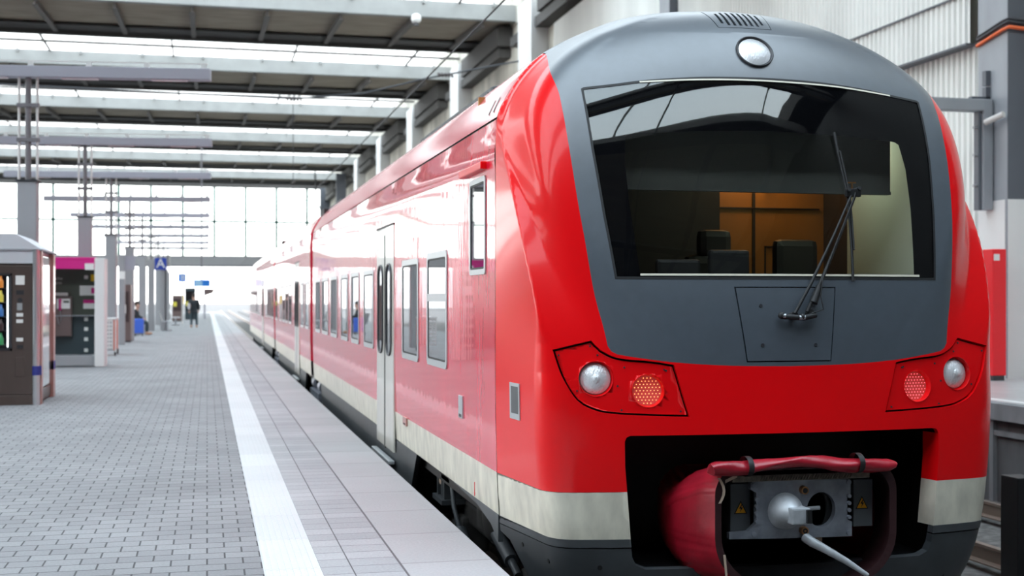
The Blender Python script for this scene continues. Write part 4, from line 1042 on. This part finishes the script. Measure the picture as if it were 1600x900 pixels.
# ================================================================ vending machine
vm = empty('vending_machine', (-2.9, 20, 0), 'brown drinks vending machine with bottles behind glass and a pale roof cap', 'vending machine')
VX0, VX1, VY0, VY1 = -4.6, -2.38, 19.2, 20.95
MB().box(VX0, VX1, VY0+.03, VY1, .0, 2.0).build('machine_body', 'vend_brown', vm)
MB().box(VX0, VX1-.02, VY0, VY0+.03, .15, 1.97, bev=.006).build('front_door', 'vend_brown', vm)
MB().box(VX0, VX1-.02, VY0-.002, VY0+.03, .0, .14, bev=.006).build('plinth', 'vend_brown', vm)
MB().box(VX0, VX1+.02, VY0-.01, VY1, 2.0, 2.2, bev=.01).build('header_panel', 'vend_top', vm)
b = MB(); b.prism([(VX0, 2.2), (VX1+.10, 2.2), (VX1-.25, 2.42), (VX0, 2.42)], 'y', VY0-.03, VY1+.03); b.build('roof_cap', 'vend_top', vm)
MB().box(VX0, VX1+.11, VY0-.04, VY1+.04, 2.185, 2.205).build('cap_edge', 'col_grey', vm)
MB().cyl((VX1+.025, VY0, 0), (VX1+.025, VY0, 2.2), .05, n=16).build('corner_post', 'vend_steel', vm)
MB().box(VX1+.02, VX1+.09, VY0+.05, VY0+.22, 0, 2.2).build('corner_trim', 'vend_red', vm)
MB().box(VX1+.02, VX1+.09, VY1-.25, VY1, 0, 2.2).build('rear_trim', 'vend_red', vm)
MB().box(VX1, VX1+.06, VY0+.22, VY1-.25, .22, 2.12, bev=.01).build('side_panel', 'side_gloss', vm)
MB().box(VX1, VX1+.05, VY0+.22, VY1-.25, .03, .20, bev=.01).build('lower_side_panel', 'vend_brown', vm)
MB().cyl((VX1+.025, VY0, .42), (VX1+.025, VY0, .55), .053, n=16).box(VX1+.02, VX1+.093, VY0+.0, VY0+.05, .42, .55).build('blue_band', 'blue_tape', vm)
MB().box(VX1+.02, VX1+.093, VY1-.25, VY1+.002, .42, .55).build('blue_band', 'blue_tape', vm)
WX0, WX1 = -4.4, -2.68
b = MB(); b.box(WX0, WX1, VY0-.012, VY0, .77, .80); b.box(WX0, WX1, VY0-.012, VY0, 1.83, 1.86); b.box(WX1-.03, WX1, VY0-.012, VY0, .77, 1.86); b.build('display_frame', 'dark_frame', vm)
dw = MB().box(WX0, WX1-.03, VY0-.006, VY0-.003, .80, 1.83).build('display_back', 'black_gloss', vm)
MB().box(WX1-.06, WX1-.045, VY0-.03, VY0-.012, .82, 1.81).build('display_tube', 'tube_light', vm)
for r_ in range(5):
    sh = MB().box(WX0, WX1-.08, VY0-.05, VY0-.006, .84+r_*.2, .855+r_*.2).build('display_shelf', 'dark_frame', vm)
    for c_ in range(6):
        x = WX1-.14-c_*.11; m_ = ['bottle_green', 'bottle_blue', 'bottle_orange', 'bottle_dark', 'bottle_yellow'][(r_*3+c_*2) % 5]
        MB().cyl((x, VY0-.05, .855+r_*.2), (x, VY0-.05, .955+r_*.2), .036, n=10).cyl((x, VY0-.05, .955+r_*.2), (x, VY0-.05, 1.0+r_*.2), .03, .014, n=10).cyl((x, VY0-.05, 1.0+r_*.2), (x, VY0-.05, 1.02+r_*.2), .016, n=8).build('drink_bottle', m_, vm)
for z0, z1, x0, x1 in ((1.70, 1.83, .05, .17), (1.25, 1.30, .06, .15), (1.16, 1.21, .06, .15), (.90, .95, .06, .15)): MB().box(WX1+x0, WX1+x1, VY0-.006, VY0, z0, z1).build('instruction_label', 'paper', vm)
b = MB(); b.box(WX1+.06, WX1+.16, VY0-.008, VY0, 1.56, 1.62); b.box(WX1+.07, WX1+.15, VY0-.012, VY0, .80, .85); b.cyl((WX1+.11, VY0-.015, 1.48), (WX1+.11, VY0, 1.48), .035); b.build('coin_slots', 'dark_frame', vm)
MB().box(WX1+.07, WX1+.14, VY0-.01, VY0, 1.34, 1.44).build('keypad', 'frame_grey', vm)
MB().box(WX1+.05, WX1+.18, VY0-.008, VY0, .40, .68, bev=.004).box(WX0+.6, WX1-.3, VY0-.008, VY0, .30, .62, bev=.004).build('delivery_flap', 'vend_brown', vm)
# ================================================================ phone booth
pb = empty('phone_booth', (-2.9, 30, 0), 'phone booth with magenta roof fascia and dark green back panel, behind the vending machine', 'phone booth')
MB().box(-3.55, -2.42, 30.4, 30.48, .25, 2.36).build('back_panel', 'booth_green', pb)
MB().box(-3.55, -2.42, 30.37, 30.40, .25, 1.13).build('lower_back_panel', 'booth_dark', pb)
MB().box(-3.55, -2.40, 29.65, 30.48, 2.36, 2.42, bev=.01).box(-3.55, -2.40, 29.63, 29.68, 2.16, 2.36).build('roof_fascia', 'magenta', pb)
MB().box(-3.55, -2.42, 29.70, 30.45, .02, .245, bev=.01).build('booth_plinth', 'lamp_col', pb)
MB().box(-2.42, -2.21, 29.62, 29.80, .0, 2.40, bev=.02).box(-2.27, -2.21, 29.8, 30.5, 0, 2.40).build('side_post', 'white_paint', pb)
MB().box(-3.6, -3.52, 29.62, 30.5, 0, 2.40).build('side_wall', 'booth_dark', pb)
MB().box(-3.5, -2.42, 30.2, 30.37, 1.11, 1.135).build('booth_shelf', 'steel', pb)
ph_ = MB().box(-3.33, -2.96, 30.22, 30.39, .66, 1.55, bev=.012).build('pay_phone', 'phone_brown', pb)
MB().box(-3.27, -2.99, 30.205, 30.22, 1.28, 1.50).build('phone_face', 'paper', ph_)
b = MB().tube([(-3.20, 30.19, 1.47), (-3.20, 30.15, 1.43), (-3.20, 30.15, 1.30), (-3.20, 30.19, 1.27)], [.035, .022, .022, .035], n=8).build('handset', 'magenta', ph_)
MB().tube([(-3.20, 30.19, 1.27), (-3.17, 30.17, 1.05), (-3.22, 30.17, .92), (-3.26, 30.18, 1.1)], .008, n=6).build('phone_cord', 'steel', ph_)
MB().box(-3.13, -3.01, 30.2, 30.21, 1.41, 1.46).build('phone_display', 'booth_green', ph_)
MB().box(-3.33, -3.05, 30.3, 30.38, 1.57, 1.64).build('phone_ledge', 'paper', pb)
for q in ((-2.80, -2.44, 30.385, 30.40, 1.58, 1.80), (-2.72, -2.46, 30.36, 30.37, 1.28, 1.48)): MB().box(*q).build('notice_sheet', 'paper', pb)
for z in (.30, .55, .78, 1.0, 1.95): MB().box(-2.70, -2.62, 30.35, 30.37, z, z+.08).build('notice_sticker', 'paper', pb)
MB().box(-2.55, -2.44, 30.37, 30.385, 1.62, 1.75).box(-2.72, -2.46, 30.355, 30.36, 1.40, 1.48).build('magenta_notices', 'magenta', pb)
MB().box(-2.56, -2.45, 30.385, 30.40, 1.90, 2.05).build('yellow_notice', 'yellow', pb)
text_part('booth_lettering', 'Deutsche\nTelekom', .10, (-3.36, 30.392, 1.91), FACE_CAM, 'paper', pb)
MB().box(-2.62, -2.43, 29.60, 29.63, 2.14, 2.28).build('fascia_end', 'white_paint', pb)
# ================================================================ crate cart
ct = empty('crate_cart', (-2.5, 35.6, 0), 'wheeled wire cart with a red and white side, beside the phone booth', 'cart')
b = MB()
for z in [.2+.1*i for i in range(8)]: b.box(-2.72, -2.42, 35.2, 35.22, z, z+.05)
for x in (-2.72, -2.62, -2.52, -2.44): b.box(x, x+.03, 35.19, 35.21, .18, 1.0)
b.build('cart_grid', 'white_paint', ct); MB().box(-2.40, -2.36, 35.2, 36.4, .15, .95).build('cart_side', 'orange_red', ct); MB().box(-2.73, -2.34, 35.18, 36.4, .95, .99).box(-2.36, -2.33, 35.18, 35.22, .1, .98).build('cart_rim', 'white_paint', ct)
for y in (35.3, 36.3): MB().cyl((-2.38, y, .08), (-2.34, y, .08), .08, n=14).build('wheel', 'rubber', ct)
# ================================================================ information pillars, signs
def pillar(x, y, w, h, label, nm='information_pillar', m='lamp_col'):
    r = empty(nm, (x, y, 0), label, 'pillar'); MB().box(x-w/2, x+w/2, y-.1, y+.1, 0, h, bev=.015).build('pillar_body', m, r); return r
r = pillar(-2.72, 43.8, .20, 2.95, 'grey information pillar with a small white notice, beyond the crate cart')
MB().box(-2.82, -2.62, 43.68, 43.70, 2.15, 2.40).build('pillar_notice', 'paper', r); MB().box(-2.62, -2.3, 43.75, 43.8, 2.45, 2.9).build('pillar_sign', 'lamp_bar', r)
r = pillar(-2.56, 62.6, .30, 3.35, 'wide grey pillar beside the blue A sign')
sa = empty('platform_sign', (-2.0, 64, 2.9), 'blue square platform sign with a white letter A', 'sign')
MB().box(-2.47, -1.90, 64.0, 64.08, 2.90, 3.48, bev=.01).build('sign_board', 'sign_blue', sa)
text_part('sign_letter', 'A', .62, (-2.185, 63.99, 3.19), FACE_CAM, 'paper', sa, ext=.004)
MB().box(-1.99, -1.93, 64.1, 64.3, 0, 3.5).box(-2.2, -1.85, 64.1, 64.25, 0, 2.9).build('sign_post', 'lamp_col', sa)
sb = empty('platform_sign', (-1.4, 77.4, 2.5), 'small blue platform sign with a white letter B, beyond the A sign', 'sign')
MB().box(-1.65, -1.20, 77.4, 77.5, 2.50, 2.98).build('sign_board', 'sign_cyan', sb); text_part('sign_letter', 'B', .5, (-1.38, 77.39, 2.74), FACE_CAM, 'paper', sb, ext=.004)
MB().box(-1.45, -1.38, 77.5, 77.6, 0, 3.3).build('sign_post', 'rod_light', sb)
ds = empty('departure_display', (-.4, 99.3, 2.7), 'blue departure display board hanging over the platform', 'display')
MB().box(-1.0, .22, 99.2, 99.4, 2.42, 2.95, bev=.02).build('display_case', 'sign_cyan', ds); MB().box(-.9, -.35, 99.18, 99.2, 2.5, 2.88).build('display_field', 'sign_pale', ds)
MB().box(-.45, -.35, 97.65, 99.35, 2.95, 13.55).build('display_hanger', 'rod_dark', ds)
cn = empty('platform_canopy', (-.3, 98, 0), 'small dark canopy shelter under the blue display', 'shelter')
MB().prism([(-.25, 2.25), (.55, 2.25), (.45, 1.95), (-.1, 1.75)], 'y', 98.5, 100.5).build('canopy_roof', 'phone_brown', cn); MB().box(-.25, -.12, 99, 99.2, 0, 2.2).build('canopy_post', 'lamp_bar', cn)
for (x, y, w, h, lb, mm) in ((-2.70, 46, .28, 2.0, 'brown vending cabinet behind the grey information pillar', 'phone_brown'), (-1.95, 88, .62, 1.75, 'brown poster cabinet in the middle distance of the platform', 'phone_brown'), (-1.2, 96, .75, 2.3, 'dark vending cabinet behind the walking person', 'booth_dark')):
    r = empty('platform_cabinet', (x, y, 0), lb, 'cabinet'); MB().box(x-w/2, x+w/2, y, y+.8, .05, h, bev=.02).build('cabinet_body', mm, r)
    MB().box(x-w/2+.06, x+w/2-.06, y-.012, y, .7, h-.25).build('cabinet_window', 'bottle_dark' if mm != 'booth_dark' else 'black_gloss', r)
    MB().box(x-w/2+.08, x-.02, y-.02, y-.012, 1.0, 1.3).build('cabinet_poster', 'bottle_yellow' if w > .5 else 'paper', r)
    MB().box(x-w/2, x+w/2, y+.02, y+.8, 0, .05).build('cabinet_foot', 'dark_frame', r)
r = empty('ticket_validator', (-1.62, 92, 0), 'small yellow ticket validator between the two distant cabinets', 'validator')
MB().box(-1.70, -1.54, 92, 92.15, 1.15, 1.75, bev=.02).build('validator_box', 'yellow', r); MB().box(-1.65, -1.59, 92.02, 92.1, 0, 1.15).build('validator_post', 'lamp_col', r)
# benches
def bench():
    r = empty('platform_bench', (0, 0, 0), '', 'bench', 'benches on the platform')
    MB().box(-.25, .25, 0, 1.6, .42, .46, bev=.01).build('seat', 'steel', r); MB().prism([(-.25, .46), (-.21, .46), (-.33, .88), (-.37, .88)], 'y', 0, 1.6).build('backrest', 'steel', r)
    for y in (.15, 1.45): MB().box(-.03, .03, y-.03, y+.03, 0, .42).box(-.22, .22, y-.03, y+.03, 0, .03).build('leg', 'steel', r)
    return r
bp = bench(); 
for i, (x, y, l) in enumerate(((-1.85, 61.5, 'steel bench beside the pillar of the blue A sign'), (-1.75, 74.5, 'steel bench beyond the blue A sign'), (-2.95, 54.9, 'steel bench with the seated person, behind the blue suitcase'))):
    o = bp if i == 0 else copy_tree(bp); o.location = (x, y, 0); o['label'] = l
cs_ = empty('blue_suitcase', (-2.7, 54, 0), 'bright blue suitcase standing on the platform between the lamp posts', 'suitcase')
MB().box(-2.90, -2.50, 53.9, 54.15, .10, .70, bev=.05).build('case_shell', 'case_blue', cs_); MB().box(-2.78, -2.62, 54.0, 54.04, .70, .74).build('case_handle', 'dark_frame', cs_)
for x in (-2.84, -2.56): MB().cyl((x-.02, 54.02, .05), (x+.02, 54.02, .05), .05, n=12).build('wheel', 'rubber', cs_)
# ================================================================ people
def skin_mesh(name, joints, bones, m, parent=None, root=0, sub=2):
    me = bpy.data.meshes.new(name); me.from_pydata([j[0] for j in joints], bones, [])
    o = bpy.data.objects.new(name, me); C.objects.link(o)
    o.modifiers.new('s', 'SKIN'); 
    if not me.skin_vertices: bpy.context.view_layer.objects.active = o
    for i, j in enumerate(joints):
        r = j[1]; me.skin_vertices[0].data[i].radius = (r, r) if not isinstance(r, tuple) else r
    me.skin_vertices[0].data[root].use_root = True
    s = o.modifiers.new('u', 'SUBSURF'); s.levels = sub; s.render_levels = sub
    dg = bpy.context.evaluated_depsgraph_get(); m2 = bpy.data.meshes.new_from_object(o.evaluated_get(dg))
    bpy.data.objects.remove(o)
    for p in m2.polygons: p.use_smooth = True
    m2.materials.clear(); q = link(name, m2, m, parent); return q
def person(x, y, pose, label, facing=1):
    r = empty('person', (x, y, 0), label, 'person')
    f = facing
    if pose == 'walk':
        J = [((0, 0, .95), (.15, .11)), ((0, 0, 1.15), (.14, .10)), ((0, 0, 1.38), (.17, .11)), ((0, 0, 1.46), .062), ((0, 0, 1.515), .060), ((0, -.012*f, 1.60), (.095, .115)), ((0, 0, 1.70), (.088, .112)),
             ((-.19, 0, 1.40), .055), ((-.25, .04, 1.13), .045), ((-.23, -.10*f, .90), .035), ((-.23, -.15*f, .83), .03),
             ((.19, 0, 1.40), .055), ((.25, -.02, 1.13), .045), ((.24, -.14*f, .92), .035), ((.24, -.18*f, .85), .03),
             ((-.10, 0, .88), .095), ((-.12, -.10*f, .50), .062), ((-.13, .10*f, .10), .042), ((-.13, -.02*f, .045), .038), ((-.13, -.14*f, .035), .03),
             ((.10, 0, .88), .095), ((.14, -.02*f, .50), .062), ((.15, .02*f, .10), .042), ((.15, -.02*f, .045), .038), ((.15, -.18*f, .035), .03)]
    else:
        J = [((0, 0, .57), (.16, .12)), ((0, 0, .75), (.14, .11)), ((.03, 0, .98), (.17, .11)), ((.05, 0, 1.07), .062), ((.06, 0, 1.115), .060), ((.08, 0, 1.20), (.115, .095)), ((.07, 0, 1.30), (.112, .088)),
             ((.0, -.18, 1.0), .055), ((.08, -.22, .75), .045), ((.28, -.15, .66), .035), ((.34, -.13, .66), .03),
             ((.0, .18, 1.0), .055), ((.08, .22, .75), .045), ((.28, .15, .66), .035), ((.34, .13, .66), .03),
             ((.1, -.10, .52), .09), ((.45, -.11, .52), .065), ((.43, -.12, .10), .042), ((.46, -.12, .045), .038), ((.58, -.12, .035), .03),
             ((.1, .10, .52), .09), ((.45, .12, .52), .065), ((.45, .13, .10), .042), ((.48, .13, .045), .038), ((.6, .13, .035), .03)]
    J = [((x+p[0][0], y+p[0][1], p[0][2]), p[1]) for p in J]
    B = [(0, 1), (1, 2), (2, 3), (3, 4), (4, 5), (5, 6), (2, 7), (7, 8), (8, 9), (9, 10), (2, 11), (11, 12), (12, 13), (13, 14), (0, 15), (15, 16), (16, 17), (17, 18), (18, 19), (0, 20), (20, 21), (21, 22), (22, 23), (23, 24)]
    body = skin_mesh('body', J, B, 'skin', r)
    def part(nm, idx, grow, mm, extra=()):
        mp = {a: i for i, a in enumerate(idx)}
        jj = [(J[a][0], tuple(q+grow for q in J[a][1]) if isinstance(J[a][1], tuple) else J[a][1]+grow) for a in idx]
        bb = [(mp[a], mp[c]) for a, c in B if a in mp and c in mp]
        for (p, rr, to) in extra: jj.append(((x+p[0], y+p[1], p[2]), rr)); bb.append((mp[to], len(jj)-1))
        skin_mesh(nm, jj, bb, mm, r, 0)
    hem = [((0, 0, .80), (.21, .16), 0)] if pose == 'walk' else []
    part('jacket', [0, 1, 2, 7, 8, 9, 11, 12, 13], .042, 'cloth_dark', hem)
    part('trousers', [1, 0, 15, 16, 17, 20, 21, 22], .020, 'cloth_jeans')
    h = Vector(J[6][0]); fd = Vector((0, -f, 0)) if pose == 'walk' else Vector((1, 0, 0)); sd_ = Vector((1, 0, 0)) if pose == 'walk' else Vector((0, 1, 0))
    MB().sphere(h - fd*.022 + Vector((0, 0, .018)), .108, (.88, 1, .95) if pose == 'walk' else (1, .88, .95)).sphere(h - fd*.045 + Vector((0, 0, -.05)), .078).build('hair', 'hair', r)
    fc = h + Vector((0, 0, -.055)) + fd*.078
    MB().sphere(fc + fd*.012, .014, (1, 1, 1.4), n=10).build('nose', 'skin', r)
    for e in (-1, 1):
        MB().sphere(fc + sd_*.032*e + Vector((0, 0, .028)) - fd*.004, .010, n=8).build('eye', 'hair', r)
        MB().sphere(h + sd_*.078*e + Vector((0, 0, -.05)), .022, (.6, 1, 1.3), n=8).build('ear', 'skin', r)
    MB().sphere(fc + Vector((0, 0, -.038)) - fd*.004, .018, (1.1, 1, .4), n=10).build('mouth', 'shoe', r)
    for a in (18, 23):
        p = Vector(J[a][0])
        MB().sphere((p.x+fd.x*.05, p.y+fd.y*.06, .055), .062, (2.3, 1, .88) if pose != 'walk' else (1, 2.5, .88), n=12).build('shoe', 'shoe', r)
    # hands: palm and five fingers each
    for a, w_ in ((10, 9), (14, 13)):
        p = Vector(J[a][0]); d = (p - Vector(J[w_][0])).normalized(); sd = d.cross(Vector((0, 0, 1))).normalized() if abs(d.z) < .95 else Vector((1, 0, 0))
        b = MB(); b.sphere(p+d*.02, .034, (1, 1, 1), n=10)
        for k in range(4):
            o_ = sd*(-.024+.016*k); L = (.062, .072, .068, .054)[k]; b.tube([p+o_+d*.03, p+o_+d*(.03+L*.5)+Vector((0, 0, -.008)), p+o_*.9+d*(.03+L*.85)+Vector((0, 0, -.026))], [.009, .0085, .007], n=6)
        b.tube([p-sd*.028+d*.005, p-sd*.048+d*.03, p-sd*.044+d*.055], [.010, .0095, .008], n=6)
        b.build('hand', 'skin', r)
    return r
pw = person(-.68, 69.3, 'walk', 'person in dark jacket and dark trousers walking on the platform, carrying a white bag', -1)
MB().box(-.99, -.87, 69.05, 69.2, .95, 1.28, bev=.03).build('shoulder_bag', 'white_bag', pw)
person(-2.90, 55.7, 'sit', 'person in dark clothing sitting on a bench behind the blue suitcase')
